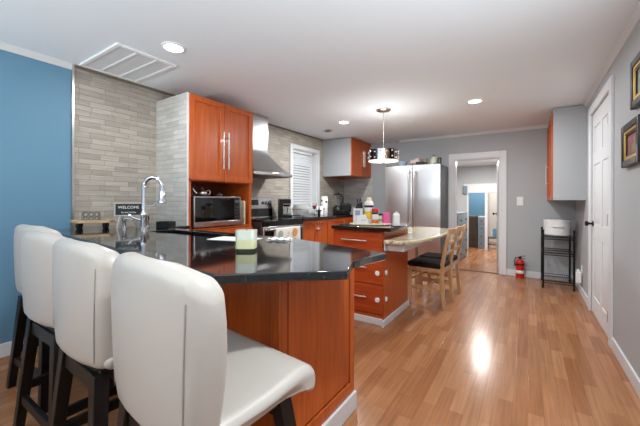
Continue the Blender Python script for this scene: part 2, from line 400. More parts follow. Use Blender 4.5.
# unseen windows behind the camera, added to brighten the room
for k, h in enumerate(ADDED_BW):
    mb = MB(); ya, yb = YB - 0.12, YB - 0.075
    for p, q, r, s_ in ((h[0], h[0] + 0.06, h[2], h[3]), (h[1] - 0.06, h[1], h[2], h[3]), (h[0] + 0.06, h[1] - 0.06, h[2], h[2] + 0.06), (h[0] + 0.06, h[1] - 0.06, h[3] - 0.06, h[3]), ((h[0] + h[1]) / 2 - 0.03, (h[0] + h[1]) / 2 + 0.03, h[2] + 0.06, h[3] - 0.06)): mb.box(p, q, ya, yb, r, s_)
    w = struct('window_%d' % (k + 2), mb, 'white')
    struct('pane', MB().box(h[0] + 0.05, h[1] - 0.05, YB - 0.1, YB - 0.096, h[2] + 0.05, h[3] - 0.05), 'pane', w)

struct('added_backdrop_outside', MB().box(-6.6, -6.5, 2.0, 14.0, -0.2, 2.4), mat('added_backdrop_grey', (150, 152, 148), 0.8), smooth=False)  # added grey backdrop so the gaps between blind slats read dark
mb = MB()
for p, q, r, s_ in ((0.3, 0.36, 0.8, 1.95), (1.44, 1.5, 0.8, 1.95), (0.36, 1.44, 0.8, 0.86), (0.36, 1.44, 1.89, 1.95), (0.87, 0.93, 0.86, 1.89)): mb.box(XR + 0.05, XR + 0.1, p, q, r, s_)
w = struct('window_4', mb, 'white')  # unseen window, added as an opening for the side fill light
struct('pane', MB().box(XR + 0.074, XR + 0.078, 0.35, 1.45, 0.85, 1.90), 'pane', w)
# ---------------- rooms beyond the doorway
M['wall_far_room'] = mat('pale_far_room_paint', (196, 194, 190), 0.6)
hx0, hx1 = -1.62, -0.30
struct('wall_hall_left', MB().box(hx0 - 0.1, hx0, YF + 0.12, HALL_Y, 0, HALL_Z), 'wall', smooth=False)
struct('wall_hall_right', MB().box(hx1, hx1 + 0.1, YF + 0.12, HALL_Y, 0, HALL_Z), 'wall', smooth=False)
struct('ceiling_hall', MB().box(hx0 - 0.1, hx1 + 0.1, YF + 0.12, HALL_Y + 0.1, HALL_Z, HALL_Z + 0.08), 'white', smooth=False)
OP = [(-1.22, -0.86, 0, 1.36), (-0.80, -0.42, 0, 1.36)]
struct('wall_hall_far', wall_with_holes('Y', HALL_Y, HALL_Y + 0.1, hx0 - 0.1, hx1 + 0.1, 0, HALL_Z, OP), 'wall', smooth=False)
mb = MB().box(hx0 + 0.3, hx1, HALL_Y - 0.02, HALL_Y, 1.36, 1.575); mb.box(-0.86, -0.80, HALL_Y - 0.02, HALL_Y, 0, 1.36); mb.box(-1.25, -1.22, HALL_Y - 0.02, HALL_Y, 0, 1.36)
struct('trim_9', mb, 'white', bevel=0.003)
struct('wall_far_room_blue', MB().box(-2.4, -0.93, 9.7, 9.8, 0, 2.3), 'blue', smooth=False)
struct('wall_far_room_left', MB().box(-2.4, -2.3, 8.5, 9.7, 0, 2.3), 'blue', smooth=False)
struct('wall_far_room_side', MB().box(-1.03, -0.93, 9.8, 10.3, 0, 2.3), 'wall_far_room', smooth=False)
struct('wall_far_room_end', MB().box(-1.03, 0.6, 10.3, 10.4, 0, 2.3), 'wall_far_room', smooth=False)
struct('wall_far_room_right', MB().box(0.5, 0.6, 8.5, 10.3, 0, 2.3), 'wall_far_room', smooth=False)
struct('ceiling_far_room', MB().box(-2.4, 0.6, 8.5, 10.4, 2.3, 2.38), 'ceil', smooth=False)

# ---------------- recessed lights
lamp_spots = [(-2.20, 1.365, 'round recessed ceiling light nearest the white ceiling vent'), (-2.212, 3.98, 'round recessed ceiling light between the range hood and the pendant lamp'),
              (-0.508, 3.944, 'round recessed ceiling light right of the pendant lamp in open ceiling'), (0.05, 0.95, 'round recessed ceiling light above the near end of the breakfast bar'),
              (-2.2, -1.1, 'unseen recessed ceiling light added behind the stools, left side'), (-0.5, -1.1, 'unseen recessed ceiling light added behind the stools, right side')]  # last two are unseen, added behind the camera to brighten the room
t = Thing('recessed_light', lamp_spots[0][2], 'ceiling light', (lamp_spots[0][0], lamp_spots[0][1], ZC), group='recessed ceiling lights', local=True)
t.part('trim_ring', MB().lathe([(0.085, 0), (0.085, -0.004), (0.075, -0.009), (0.066, -0.009), (0.066, -0.001), (0.085, -0.0005)], n=32), 'ventwhite')
t.part('lens', MB().lathe([(0.065, -0.001), (0.065, -0.006), (0.04, -0.008), (0.002, -0.009)], n=32), 'lamp', label='glowing white lens')
proto = t.e
for k, (x, y, lab) in enumerate(lamp_spots):
    o = proto if k == 0 else copy_tree(proto)
    o.location = (x, y, ZC); o['label'] = lab
    area('recessed_light_glow', (x, y, ZC - 0.012), (0, 0, 0), 0.13, 0.13, 34 if y > 2 else ((30 if x > -1 else 12) if y > 0 else 3), (0.94, 0.98, 1.0), 'DISK')
area('hall_glow', (-0.8, 7.2, HALL_Z - 0.02), (0, 0, 0), 0.15, 0.15, 48, (1, 0.96, 0.91), 'DISK')
area('far_room_glow', (-0.55, 9.4, 2.28), (0, 0, 0), 0.3, 0.3, 45, (1, 0.95, 0.88), 'DISK')
area('blue_room_glow', (-1.5, 9.2, 2.28), (0, 0, 0), 0.3, 0.3, 20, (1, 0.97, 0.92), 'DISK')

# ceiling return vent
vx0, vx1, vy0, vy1 = -3.13, -2.47, 1.10, 1.56
t = Thing('ceiling_vent', 'large white three-section return air vent in the ceiling above the tiled wall', 'vent', (vx0, vy0, ZC))
mb = t.mb(); zt, zb = ZC, ZC - 0.014; b = 0.028
mb.box(vx0, vx1, vy0, vy0 + b, zb, zt); mb.box(vx0, vx1, vy1 - b, vy1, zb, zt); mb.box(vx0, vx0 + b, vy0 + b, vy1 - b, zb, zt); mb.box(vx1 - b, vx1, vy0 + b, vy1 - b, zb, zt)
w3 = (vy1 - vy0) / 3
for k in (1, 2): mb.box(vx0 + b, vx1 - b, vy0 + k * w3 - 0.009, vy0 + k * w3 + 0.009, zb, zt)
t.part('frame', mb, 'ventwhite', bevel=0.002)
for k in range(3):
    mb = t.mb(); a, c = vy0 + k * w3 + (b if k == 0 else 0.009), vy0 + (k + 1) * w3 - (b if k == 2 else 0.009)
    n = 34
    for j in range(n):
        xx = vx0 + b + (j + 0.5) * (vx1 - vx0 - 2 * b) / n
        mb.obox((xx, (a + c) / 2, zt - 0.006), (0, 1, 0), (0.94, 0, 0.34), (-0.34, 0, 0.94), c - a, 0.0145, 0.0015)
    t.part('grille', mb, 'louvre', smooth=False)
t.part('backing', t.mb().box(vx0 + b, vx1 - b, vy0 + b, vy1 - b, zt - 0.0015, zt - 0.0005), 'ventback')
# small vent
t = Thing('ceiling_vent', 'small round grey vent in the ceiling near the kitchen window', 'vent', (-2.70, 4.31, ZC), local=True)
t.part('frame', MB().lathe([(0.085, 0), (0.085, -0.006), (0.06, -0.016), (0.055, -0.010), (0.01, -0.010)], n=28), 'nickel')
t.part('grille', MB().lathe([(0.05, -0.0095), (0.05, -0.016), (0.03, -0.02), (0.002, -0.021)], n=28), 'grille')
# pendant
px_, py_ = -1.505, 3.712
t = Thing('pendant_lamp', 'chrome drum pendant lamp with crystals hanging above the island', 'pendant lamp', (px_, py_, ZC), local=True)
t.part('canopy', MB().lathe([(0.09, 0), (0.09, -0.008), (0.075, -0.02), (0.03, -0.03), (0.006, -0.034)], n=32), 'nickel')
t.part('cord', MB().tube([(0, 0, -0.03), (0, 0, -0.5)], 0.004, 8), 'nickel')
R = 0.178; za, zb = -0.64, -0.505
t.part('hub', MB().lathe([(0.012, -0.49), (0.014, -0.506), (0.014, -0.514), (0.004, -0.516)], n=20), 'chrome')
mb = MB()
for k in range(3):
    a = 2 * PI * k / 3; mb.tube([(0, 0, -0.505), (math.cos(a) * (R - 0.004), math.sin(a) * (R - 0.004), -0.51)], 0.004, 8)
t.part('spoke', mb, 'chrome')
cop = mat('copper_tint_metal', (176, 146, 128), 0.2, metal=1.0); blu = mat('smoked_metal', (110, 124, 144), 0.15, metal=1.0); dk = mat('dark_metal_strip', (40, 28, 26), 0.25, metal=0.9)
NS = 16
for k in range(NS):
    mb = MB(); a0, a1 = 2 * PI * k / NS, 2 * PI * (k + 1) / NS; pts = []
    for i in range(5):
        a = a0 + (a1 - a0) * i / 4; pts.append((math.cos(a), math.sin(a)))
    vs = [(x * r, y * r, z) for z in (za, zb) for r in (R, R - 0.005) for x, y in pts]
    fs = []
    for i in range(4): fs += [(i, i + 1, 11 + i, 10 + i), (5 + i, 15 + i, 16 + i, 6 + i), (i, 5 + i, 6 + i, i + 1), (10 + i, 11 + i, 16 + i, 15 + i)]
    mb.add(vs, fs); t.part('metal_strip', mb, [cop, M['chrome'], dk, blu, M['chrome'], cop, dk, M['chrome']][k % 8], smooth=False)
cry = mat('crystal', (250, 250, 252), 0.05, metal=0.6)
for k in range(NS):
    a = 2 * PI * (k + 0.5) / NS
    for j in range(2):
        zz = za + (0.035 if j == 0 else 0.1) + (0.0 if k % 2 else 0.012)
        t.part('crystal', MB().lathe([(0.001, -0.011), (0.009, -0.005), (0.011, 0), (0.009, 0.005), (0.001, 0.011)], (math.cos(a) * (R + 0.006), math.sin(a) * (R + 0.006), zz), n=10), cry)
t.part('diffuser', MB().lathe([(R - 0.006, za + 0.012), (R + 0.004, za + 0.004), (R + 0.003, za - 0.004), (R * 0.7, za - 0.012), (0.01, za - 0.016)], n=48), 'shade', label='glowing white bottom disc')
t.part('finial', MB().lathe([(0.02, za - 0.014), (0.02, za - 0.022), (0.008, za - 0.028), (0.001, za - 0.03)], n=16), 'nickel')
lp = bpy.data.lights.new('pendant_bulb', 'POINT'); lp.energy = 10; lp.color = (0.96, 0.98, 1.0); lp.shadow_soft_size = 0.08
lo = bpy.data.objects.new('pendant_bulb', lp); COL.objects.link(lo); lo.location = (px_, py_, ZC - 0.575)
# ================================================================== KITCHEN
def pull(t, under, p, axis, L, out, r=0.006, m='nickel'):
    """bar handle: centre p on the door face, running along axis, standing out along 'out'"""
    mb = t.mb(); p, ax, ou = Vector(p), Vector(axis), Vector(out)
    q = p + ou * 0.032
    mb.tube([q - ax * L / 2, q + ax * L / 2], r, 10)
    for s in (-1, 1): mb.tube([p + ax * (s * L * 0.36), q + ax * (s * L * 0.36)], r * 0.8, 8)
    return t.part('handle', mb, m, under=under, label='brushed nickel bar handle')
def shaker_x(t, name, x, y0, y1, z0, z1, m='cherry', out=1, st=0.055, under=None, hm=None):
    """framed door/drawer front on a plane X = x facing out*X"""
    mb = t.mb()
    xa, xb = sorted((x, x + out * 0.007)); xc, xd = sorted((x + out * 0.0069, x + out * 0.02))
    mb.box(xa, xb, y0, y1, z0, z1)
    mb.box(xc, xd, y0, y0 + st, z0, z1); mb.box(xc, xd, y1 - st, y1, z0, z1); mb.box(xc, xd, y0 + st, y1 - st, z0, z0 + st); mb.box(xc, xd, y0 + st, y1 - st, z1 - st, z1)
    return t.part(name, mb, m, bevel=0.002, under=under)
def shaker_y(t, name, y, x0, x1, z0, z1, m='cherry', out=-1, st=0.055, flat=False):
    mb = t.mb()
    ya, yb = sorted((y, y + out * (0.02 if flat else 0.007))); yc, yd = sorted((y + out * 0.0069, y + out * 0.02))
    mb.box(x0, x1, ya, yb, z0, z1)
    if not flat: mb.box(x0, x0 + st, yc, yd, z0, z1); mb.box(x1 - st, x1, yc, yd, z0, z1); mb.box(x0 + st, x1 - st, yc, yd, z0, z0 + st); mb.box(x0 + st, x1 - st, yc, yd, z1 - st, z1)
    return t.part(name, mb, m, bevel=0.002)

# ---------------- breakfast bar base (hollow: back panel, end panel, kitchen front)
XE = -0.805
t = Thing('breakfast_bar_cabinet', 'cherry wood breakfast bar cabinet with white baseboard under the black counter', 'cabinet', (XE, 0.95, 0))
TOPU = CT - 0.03
xi = XL + 0.017
t.part('back_panel', t.mb().prism([(XE - 0.02, 0.95), (XE - 0.02, 0.972), (xi, 1.172), (xi, 1.15)], 0.0, TOPU), 'cherry')
# end panel: flat board with raised frame
mb = t.mb().box(XE - 0.028, XE - 0.020, 0.95, 1.565, 0.0, TOPU)
zb, zt, y0, y1 = 0.1, TOPU, 0.95, 1.565
mb.box(XE - 0.0201, XE + 0.004, y0, y0 + 0.035, zb, zt); mb.box(XE - 0.0201, XE + 0.004, y1 - 0.045, y1, zb, zt)
mb.box(XE - 0.0201, XE + 0.001, y0 + 0.046, y1 - 0.058, zb + 0.073, zt - 0.063)
mb.box(XE - 0.0201, XE + 0.004, y0 + 0.035, y1 - 0.045, zb, zb + 0.06); mb.box(XE - 0.0201, XE + 0.004, y0 + 0.035, y1 - 0.045, zt - 0.05, zt)
t.part('end_panel', mb, 'cherry', bevel=0.002)
t.part('corner_strip', t.mb().box(XE - 0.04, XE + 0.001, 0.938, 0.951, 0.0, TOPU), 'cherry', bevel=0.002)
mb = t.mb().box(XE, XE + 0.016, 0.93, 1.575, 0, 0.098)
t.part('baseboard', mb, 'white', bevel=0.004, label='white baseboard')
mb = t.mb(); yk = 1.50
mb.box(-2.60, XE - 0.02, yk - 0.018, yk, 0.1, TOPU)
t.part('kitchen_front', mb, 'cherry')
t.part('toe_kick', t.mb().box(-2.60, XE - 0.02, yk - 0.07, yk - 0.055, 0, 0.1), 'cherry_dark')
for k in range(4):
    a = -2.58 + k * 0.44; d = shaker_y(t, 'door', yk, a + 0.005, a + 0.43, 0.12, 0.86, out=1)
    pull(t, d, (a + (0.39 if k % 2 == 0 else 0.05), yk + 0.02, 0.76), (0, 0, 1), 0.13, (0, 1, 0))
# ---------------- granite bar top with the sink hole
SK = [(-2.36, 1.27), (-1.70, 1.27), (-1.70, 1.455), (-2.36, 1.455)]
bar_poly = [(xi, 1.09), (-3.08, 0.885), (-0.80, 0.635), (-0.492, 0.915), (-0.555, 1.075), (-0.52, 1.32), (-0.74, 1.39), (-1.2, 1.535), (-2.60, 1.535), (-2.60, 1.783), (xi, 1.783)]
o = obj('countertop', MB((-1.5, 1.1, CT - 0.03)).prism(bar_poly, CT - 0.03, CT, [SK]), 'granite', bevel=0.004); o.location = (-1.5, 1.1, CT - 0.03)
tag(o, 'polished black granite breakfast bar top with an angled corner in front of the stools', 'countertop')
# sink
t = Thing('sink', 'black undermount sink basin set in the black bar counter', 'sink', (-2.03, 1.36, CT - 0.2))
mb = t.mb(); a0, a1, b0, b1 = -2.375, -1.685, 1.258, 1.467; zf = CT - 0.2
mb.box(a0, a1, b0, b1, zf, zf + 0.01)
for p in ((a0, a0 + 0.012, b0, b1), (a1 - 0.012, a1, b0, b1), (a0 + 0.012, a1 - 0.012, b0, b0 + 0.01), (a0 + 0.012, a1 - 0.012, b1 - 0.01, b1)): mb.box(p[0], p[1], p[2], p[3], zf + 0.01, CT - 0.031)
t.part('basin', mb, 'black')
t.part('drain', t.mb().lathe([(0.045, zf + 0.01), (0.045, zf + 0.014), (0.02, zf + 0.012), (0.002, zf + 0.012)], (-2.03, 1.36, 0), n=20), 'chrome')
# faucet
fx, fy = -2.60, 1.36
t = Thing('faucet', 'tall chrome gooseneck kitchen faucet with spring spray head behind the bar counter', 'faucet', (fx, fy, CT), local=True)
t.part('base', MB().lathe([(0.032, 0), (0.032, 0.012), (0.024, 0.02), (0.024, 0.10), (0.027, 0.105), (0.027, 0.125), (0.018, 0.14)], n=24), 'chrome')
dirv = Vector((0.80, 0.60, 0)).normalized()
pts = [Vector((0, 0, 0.13)), Vector((0, 0, 0.24)), Vector((0, 0, 0.335))]
for k in range(1, 13):
    a = PI - PI * k / 12 * 0.98; pts.append(Vector((0, 0, 0.335)) + dirv * (0.072 + 0.072 * math.cos(a)) + Vector((0, 0, 0.082 * math.sin(a))))
pts.append(pts[-1] + Vector((0, 0, -0.04)))
t.part('spout', MB().tube(pts, 0.017, 12), 'chrome')
e = pts[-1]
t.part('spray_head', MB().lathe([(0.016, 0.015), (0.022, 0.0), (0.026, -0.05), (0.033, -0.085), (0.030, -0.095), (0.002, -0.096)], e, n=20), 'chrome')
t.part('docking_arm', MB().tube([(0, 0, 0.18), dirv * 0.08 + Vector((0, 0, 0.185)), e + Vector((0, 0, -0.03))], 0.006, 8), 'chrome')
t.part('lever', MB().tube([(-0.02, -0.015, 0.07), (-0.07, -0.06, 0.095), (-0.09, -0.075, 0.12)], [0.01, 0.008, 0.006], 10), 'chrome')
single('soap_dispenser', 'small chrome soap dispenser beside the gooseneck faucet', 'soap dispenser', (-2.72, 1.27, CT), lambda m: (m.lathe([(0.022, 0), (0.022, 0.008), (0.012, 0.014), (0.012, 0.06), (0.017, 0.066), (0.017, 0.08), (0.004, 0.085)], n=18), m.tube([(0, 0, 0.078), (0.03, 0.02, 0.084), (0.06, 0.035, 0.07)], 0.005, 8)), 'chrome')
single('spray_nozzle', 'small chrome side sprayer left of the faucet', 'sprayer', (-2.70, 1.44, CT), lambda m: m.lathe([(0.022, 0), (0.022, 0.01), (0.012, 0.018), (0.01, 0.06), (0.018, 0.075), (0.02, 0.11), (0.004, 0.118)], n=18), 'chrome')
def sponge(m):
    m.box(-0.06, 0.06, -0.05, 0.05, 0, 0.008); m.box(-0.06, -0.052, -0.05, 0.05, 0.008, 0.05); m.box(0.052, 0.06, -0.05, 0.05, 0.008, 0.05); m.box(-0.052, 0.052, 0.042, 0.05, 0.008, 0.05); m.box(-0.052, 0.052, -0.05, -0.042, 0.008, 0.05)
single('sponge_holder', 'black sponge holder tray behind the faucet on the bar counter', 'sponge holder', (-2.62, 1.56, CT), sponge, 'black', rz=0.4, bevel=0.003)

# welcome sign on an easel
sx, sy = -2.78, 1.33; sr = math.atan2(-sx * 0 - 0.0, 1)
t = Thing('tabletop_sign', 'small black chalkboard welcome sign on wooden legs left of the faucet', 'sign', (sx, sy, CT), rz=math.radians(52), local=True)
M['signgrey'] = mat('weathered_grey_wood', (172, 169, 164), 0.6); M['chalk'] = mat('chalk_white', (225, 225, 222), 0.7)
mb = MB(); cz, w2, h2 = 0.155, 0.105, 0.056
mb.box(-w2, w2, -0.006, 0.006, cz - h2, cz - h2 + 0.01); mb.box(-w2, w2, -0.006, 0.006, cz + h2 - 0.01, cz + h2); mb.box(-w2, -w2 + 0.01, -0.006, 0.006, cz - h2 + 0.01, cz + h2 - 0.01); mb.box(w2 - 0.01, w2, -0.006, 0.006, cz - h2 + 0.01, cz + h2 - 0.01)
t.part('frame', mb, 'signgrey')
t.part('board', MB().box(-w2 + 0.009, w2 - 0.009, -0.003, 0.004, cz - h2 + 0.009, cz + h2 - 0.009), 'black')
for s in (-1, 1): t.part('leg', MB().bar((s * 0.06, 0.0, cz - h2 + 0.004), (s * 0.075, -0.03, 0.0), 0.012).bar((s * 0.055, 0.004, cz - h2 + 0.004), (s * 0.05, 0.05, 0.0), 0.012), 'signgrey')
MW = Matrix.Translation((0, -0.0035, cz + 0.016)) @ Matrix.Rotation(PI / 2, 4, 'X')
text('lettering', 'WELCOME', 0.032, 'chalk', t.e, MW)
text('lettering', 'to our home', 0.021, 'chalk', t.e, Matrix.Translation((0, -0.0035, cz - 0.024)) @ Matrix.Rotation(PI / 2, 4, 'X'))
# serving board with feet, handle, napkin holder, folded napkin
tx, ty, ta = -2.99, 1.15, math.radians(58)
M['acacia'] = wood('pale_acacia', (150, 118, 84), (184, 152, 112), (206, 178, 140), scale=(2, 20, 20))
t = Thing('serving_board', 'oval wooden serving board on black feet at the wall end of the bar', 'serving board', (tx, ty, CT), rz=ta, local=True)
ov = [(0.15 * math.cos(2 * PI * k / 40), 0.075 * math.sin(2 * PI * k / 40)) for k in range(40)]
t.part('board', MB().prism(ov, 0.046, 0.062), 'acacia', bevel=0.005)
t.part('rim', MB().tube([(x * 0.97, y * 0.95, 0.065) for x, y in ov + ov[:1]], 0.005, 8), 'acacia')
for sx_, sy_ in ((-0.09, -0.03), (-0.09, 0.03), (0.09, -0.03), (0.09, 0.03)): t.part('foot', MB().lathe([(0.012, 0), (0.02, 0.016), (0.018, 0.047)], (sx_, sy_, 0), n=14), 'black')
t.part('handle', MB().tube([(0.148, 0, 0.055), (0.18, 0.0, 0.05), (0.215, 0.0, 0.044)], [0.010, 0.007, 0.009], 10), 'acacia')
c_, s_ = math.cos(ta), math.sin(ta)
def onboard(u, v, z): return (tx + u * c_ - v * s_, ty + u * s_ + v * c_, CT + z)
t = Thing('napkin_holder', 'grey metal scrollwork napkin holder standing on the wooden serving board', 'napkin holder', onboard(-0.01, 0.0, 0.0625), rz=ta, local=True)
M['pewter'] = mat('dark_pewter', (112, 110, 106), 0.45, metal=0.4)
t.part('base', MB().box(-0.06, 0.06, -0.025, 0.025, 0, 0.004), 'pewter')
for s in (-1, 1):
    mb = MB(); yy = s * 0.022
    mb.tube([(-0.058, yy, 0.002), (-0.058, yy, 0.07), (0.058, yy, 0.07), (0.058, yy, 0.002)], 0.003, 6)
    for k in range(3):
        cx = -0.038 + k * 0.038
        mb.tube([(cx + 0.016 * math.cos(2 * PI * q / 14), yy, 0.05 + 0.016 * math.sin(2 * PI * q / 14)) for q in range(15)], 0.003, 6)
        mb.tube([(cx + 0.013 * math.cos(2 * PI * q / 14), yy, 0.018 + 0.014 * math.sin(2 * PI * q / 14)) for q in range(15)], 0.003, 6)
    t.part('scroll_side', mb, 'pewter')
M['napkin'] = mat('grey_cloth', (150, 140, 128), 0.9)
def nap(m):
    m.add([(-0.045, -0.03, 0), (0.045, -0.03, 0), (0.045, 0.03, 0), (-0.045, 0.03, 0), (-0.006, -0.006, 0.062), (0.006, -0.006, 0.062), (0.006, 0.006, 0.062), (-0.006, 0.006, 0.062)], [(3, 2, 1, 0), (4, 5, 6, 7), (0, 1, 5, 4), (1, 2, 6, 5), (2, 3, 7, 6), (3, 0, 4, 7)])
single('folded_napkin', 'pointed grey folded napkin standing between serving board and welcome sign', 'napkin', (-2.93, 1.42, CT), nap, 'napkin', rz=0.9, bevel=0.003)

# candle jar
cx, cy = -1.075, 1.025
t = Thing('candle_jar', 'square-sided pale yellow candle jar on the black bar counter', 'candle', (cx, cy, CT), rz=math.radians(34), local=True)
M['wax'] = mat('yellow_wax', (208, 205, 160), 0.5, var=0.05); M['frost'] = mat('frosted_glass', (206, 213, 198), 0.25, coat=0.3, var=0.06, vscale=30); M['greenglass'] = mat('dark_green_glass', (38, 48, 36), 0.1)
w = 0.051
def rsq(m, w, z0, z1, r=0.02, nn=6):
    P_ = []
    for qx, qy, s0 in ((1, 1, 0), (-1, 1, 1), (-1, -1, 2), (1, -1, 3)):
        for i in range(nn + 1):
            a = (s0 + i / nn) * PI / 2; P_.append((qx * (w - r) + r * math.cos(a), qy * (w - r) + r * math.sin(a)))
    m.prism(P_, z0, z1); return m
w = 0.044
t.part('base', rsq(MB(), w, 0, 0.013), 'greenglass', label='dark glass base')
t.part('wax', rsq(MB(), w - 0.001, 0.013, 0.052), 'wax', label='pale yellow wax')
mb = rsq(MB(), w, 0.052, 0.094)
t.part('jar_wall', mb, 'frost', label='frosted upper glass')
t.part('wick', MB().tube([(0, 0, 0.09), (0.002, 0, 0.103)], 0.0015, 6), 'black')
# papers
M['paper'] = mat('white_paper', (235, 235, 232), 0.7)
def paper(m): m.box(-0.14, 0.14, -0.08, 0.08, 0.0005, 0.0025)
single('paper_sheet', 'flat white sheet of paper left of the candle jar on the bar', 'paper', (-1.46, 1.30, CT), paper, 'paper', rz=0.25)
def cloth(m):
    n = 10; vs = []; 
    for i in range(n):
        for j in range(n):
            u, v = i / (n - 1) - .5, j / (n - 1) - .5
            vs.append((u * 0.13, v * 0.10, 0.006 + 0.010 * (math.sin(9 * u + 4 * v) * math.cos(7 * v)) ** 2))
    m.add(vs, [(i * n + j, (i + 1) * n + j, (i + 1) * n + j + 1, i * n + j + 1) for i in range(n - 1) for j in range(n - 1)])
    k = len(vs); m.add([(x, y, 0.0005) for x, y, z in vs], [(i * n + j, i * n + j + 1, (i + 1) * n + j + 1, (i + 1) * n + j) for i in range(n - 1) for j in range(n - 1)])
single('crumpled_tissue', 'crumpled white tissue just right of the candle jar on the bar', 'tissue', (-1.20, 1.40, CT), cloth, 'paper', rz=0.3)

# ---------------- tall cabinet with open niche
ty0, ty1, tz = 1.788, 2.61, 2.157
tf = -2.66
t = Thing('tall_cabinet', 'tall cherry cabinet with two upper doors, open microwave niche and tiled side', 'cabinet', (-2.9, 2.2, 0))
xb = XL + 0.017
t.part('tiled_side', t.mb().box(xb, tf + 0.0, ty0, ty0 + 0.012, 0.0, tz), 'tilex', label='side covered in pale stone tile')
t.part('tile_edge', t.mb().box(tf - 0.002, tf + 0.006, ty0 - 0.002, ty0 + 0.012, 0.0, tz), 'white')
mb = t.mb(); a, b = ty0 + 0.012, ty1
mb.box(xb, tf, a, a + 0.03, 0, tz); mb.box(xb, tf, b - 0.03, b, 0, tz); mb.box(xb, tf, a + 0.03, b - 0.03, tz - 0.02, tz); mb.box(xb, tf, a + 0.03, b - 0.03, 1.335, 1.36); mb.box(xb, tf, a + 0.03, b - 0.03, 0.855, 0.875); mb.box(xb, tf, a + 0.03, b - 0.03, 0.08, 0.1)
t.part('carcass', mb, 'cherry', bevel=0.002)
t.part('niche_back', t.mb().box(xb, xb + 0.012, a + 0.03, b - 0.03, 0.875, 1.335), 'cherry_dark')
mid = 2.205
d1 = shaker_x(t, 'door', tf, a, mid - 0.002, 1.345, tz - 0.006); d2 = shaker_x(t, 'door', tf, mid + 0.002, b, 1.345, tz - 0.006)
pull(t, d1, (tf + 0.02, mid - 0.032, 1.66), (0, 0, 1), 0.38, (1, 0, 0), 0.007); pull(t, d2, (tf + 0.02, mid + 0.032, 1.66), (0, 0, 1), 0.38, (1, 0, 0), 0.007)
d3 = shaker_x(t, 'door', tf, a, mid - 0.002, 0.1, 0.85); d4 = shaker_x(t, 'door', tf, mid + 0.002, b, 0.1, 0.85)
pull(t, d3, (tf + 0.02, mid - 0.032, 0.7), (0, 0, 1), 0.16, (1, 0, 0)); pull(t, d4, (tf + 0.02, mid + 0.032, 0.7), (0, 0, 1), 0.16, (1, 0, 0))
# microwave
my0, my1, mz0, mz1, mf = 1.845, 2.425, 0.888, 1.186, -2.635
t = Thing('microwave', 'stainless and black glass microwave in the tall cabinet niche', 'microwave', (-2.85, 2.13, 0.875))
t.part('case', t.mb().box(-3.05, mf - 0.02, my0 + 0.004, my1 - 0.004, mz0, mz1), 'steel_dark', bevel=0.004)
for yy in (my0 + 0.05, my1 - 0.05):
    for xx in (-3.0, -2.72): t.part('foot', t.mb().lathe([(0.014, 0.8757), (0.014, mz0 + 0.001)], (xx, yy, 0), n=12), 'black')
mb = t.mb()
mb.box(mf - 0.02, mf, my0, my1, mz0, mz0 + 0.05); mb.box(mf - 0.02, mf, my0, my1, mz1 - 0.012, mz1); mb.box(mf - 0.02, mf, my0, my0 + 0.012, mz0 + 0.042, mz1 - 0.012); mb.box(mf - 0.02, mf, my1 - 0.012, my1, mz0 + 0.042, mz1 - 0.012)
t.part('front_frame', mb, 'steel', bevel=0.002, label='stainless front frame')
t.part('door_glass', t.mb().box(mf - 0.018, mf - 0.002, my0 + 0.012, 2.33, mz0 + 0.042, mz1 - 0.012), 'blackglass', label='black glass door')
t.part('control_panel', t.mb().box(mf - 0.018, mf - 0.001, 2.333, my1 - 0.012, mz0 + 0.042, mz1 - 0.012), 'black')
M['display'] = mat('dim_display', (30, 40, 40), 0.2, emit=(140, 190, 180), estr=0.25)
t.part('display', t.mb().box(mf - 0.002, mf, 2.345, 2.40, 1.125, 1.15), 'display')
for r_ in range(4):
    for c2 in range(3): t.part('button', t.mb().box(mf - 0.002, mf + 0.0005, 2.347 + c2 * 0.019, 2.36 + c2 * 0.019, 0.965 + r_ * 0.034, 0.985 + r_ * 0.034), 'steel_dark')
t.part('badge', t.mb().box(mf - 0.001, mf + 0.001, 2.06, 2.15, mz0 + 0.012, mz0 + 0.030), 'chrome')
# things on and beside the microwave
t = Thing('teapot', 'small silver teapot standing on top of the microwave', 'teapot', (-2.78, 2.04, mz1), rz=math.radians(60), local=True)
t.part('body', MB().lathe([(0.03, 0), (0.045, 0.012), (0.052, 0.035), (0.042, 0.06), (0.022, 0.07), (0.004, 0.072)], n=24), 'nickel')
t.part('lid', MB().lathe([(0.02, 0.07), (0.016, 0.078), (0.006, 0.082), (0.007, 0.09), (0.002, 0.094)], n=16), 'nickel')
t.part('spout', MB().tube([(-0.045, 0, 0.03), (-0.07, 0, 0.05), (-0.09, 0, 0.085)], [0.012, 0.008, 0.006], 10), 'nickel')
t.part('handle', MB().tube([(0.04, 0, 0.058), (0.07, 0, 0.065), (0.08, 0, 0.045), (0.068, 0, 0.022), (0.046, 0, 0.018)], 0.005, 8), 'nickel')
single('sugar_bowl', 'small silver sugar bowl on the microwave right of the teapot', 'bowl', (-2.76, 2.24, mz1), lambda m: m.lathe([(0.015, 0), (0.03, 0.012), (0.034, 0.028), (0.03, 0.03), (0.012, 0.036), (0.005, 0.045), (0.001, 0.048)], n=20), 'nickel')
single('saucer', 'small silver dish on the microwave left of the teapot', 'dish', (-2.76, 1.9, mz1), lambda m: m.lathe([(0.02, 0), (0.03, 0.006), (0.045, 0.02), (0.04, 0.02), (0.02, 0.01), (0.002, 0.008)], n=20), 'nickel')
M['maple'] = wood('pale_maple', (206, 190, 160), (224, 210, 182), (234, 222, 198), scale=(14, 14, 1))
t = Thing('cutting_board', 'pale wooden cutting board upright beside the microwave', 'cutting board', (-2.76, 2.50, 0.8757), local=True)
mbp = MB().pillow(0.22, 0.27, 0.018, 0.02, 0.004, lambda u, v, n: (u, n, v + 0.135)); t.part('board', mbp, 'maple')
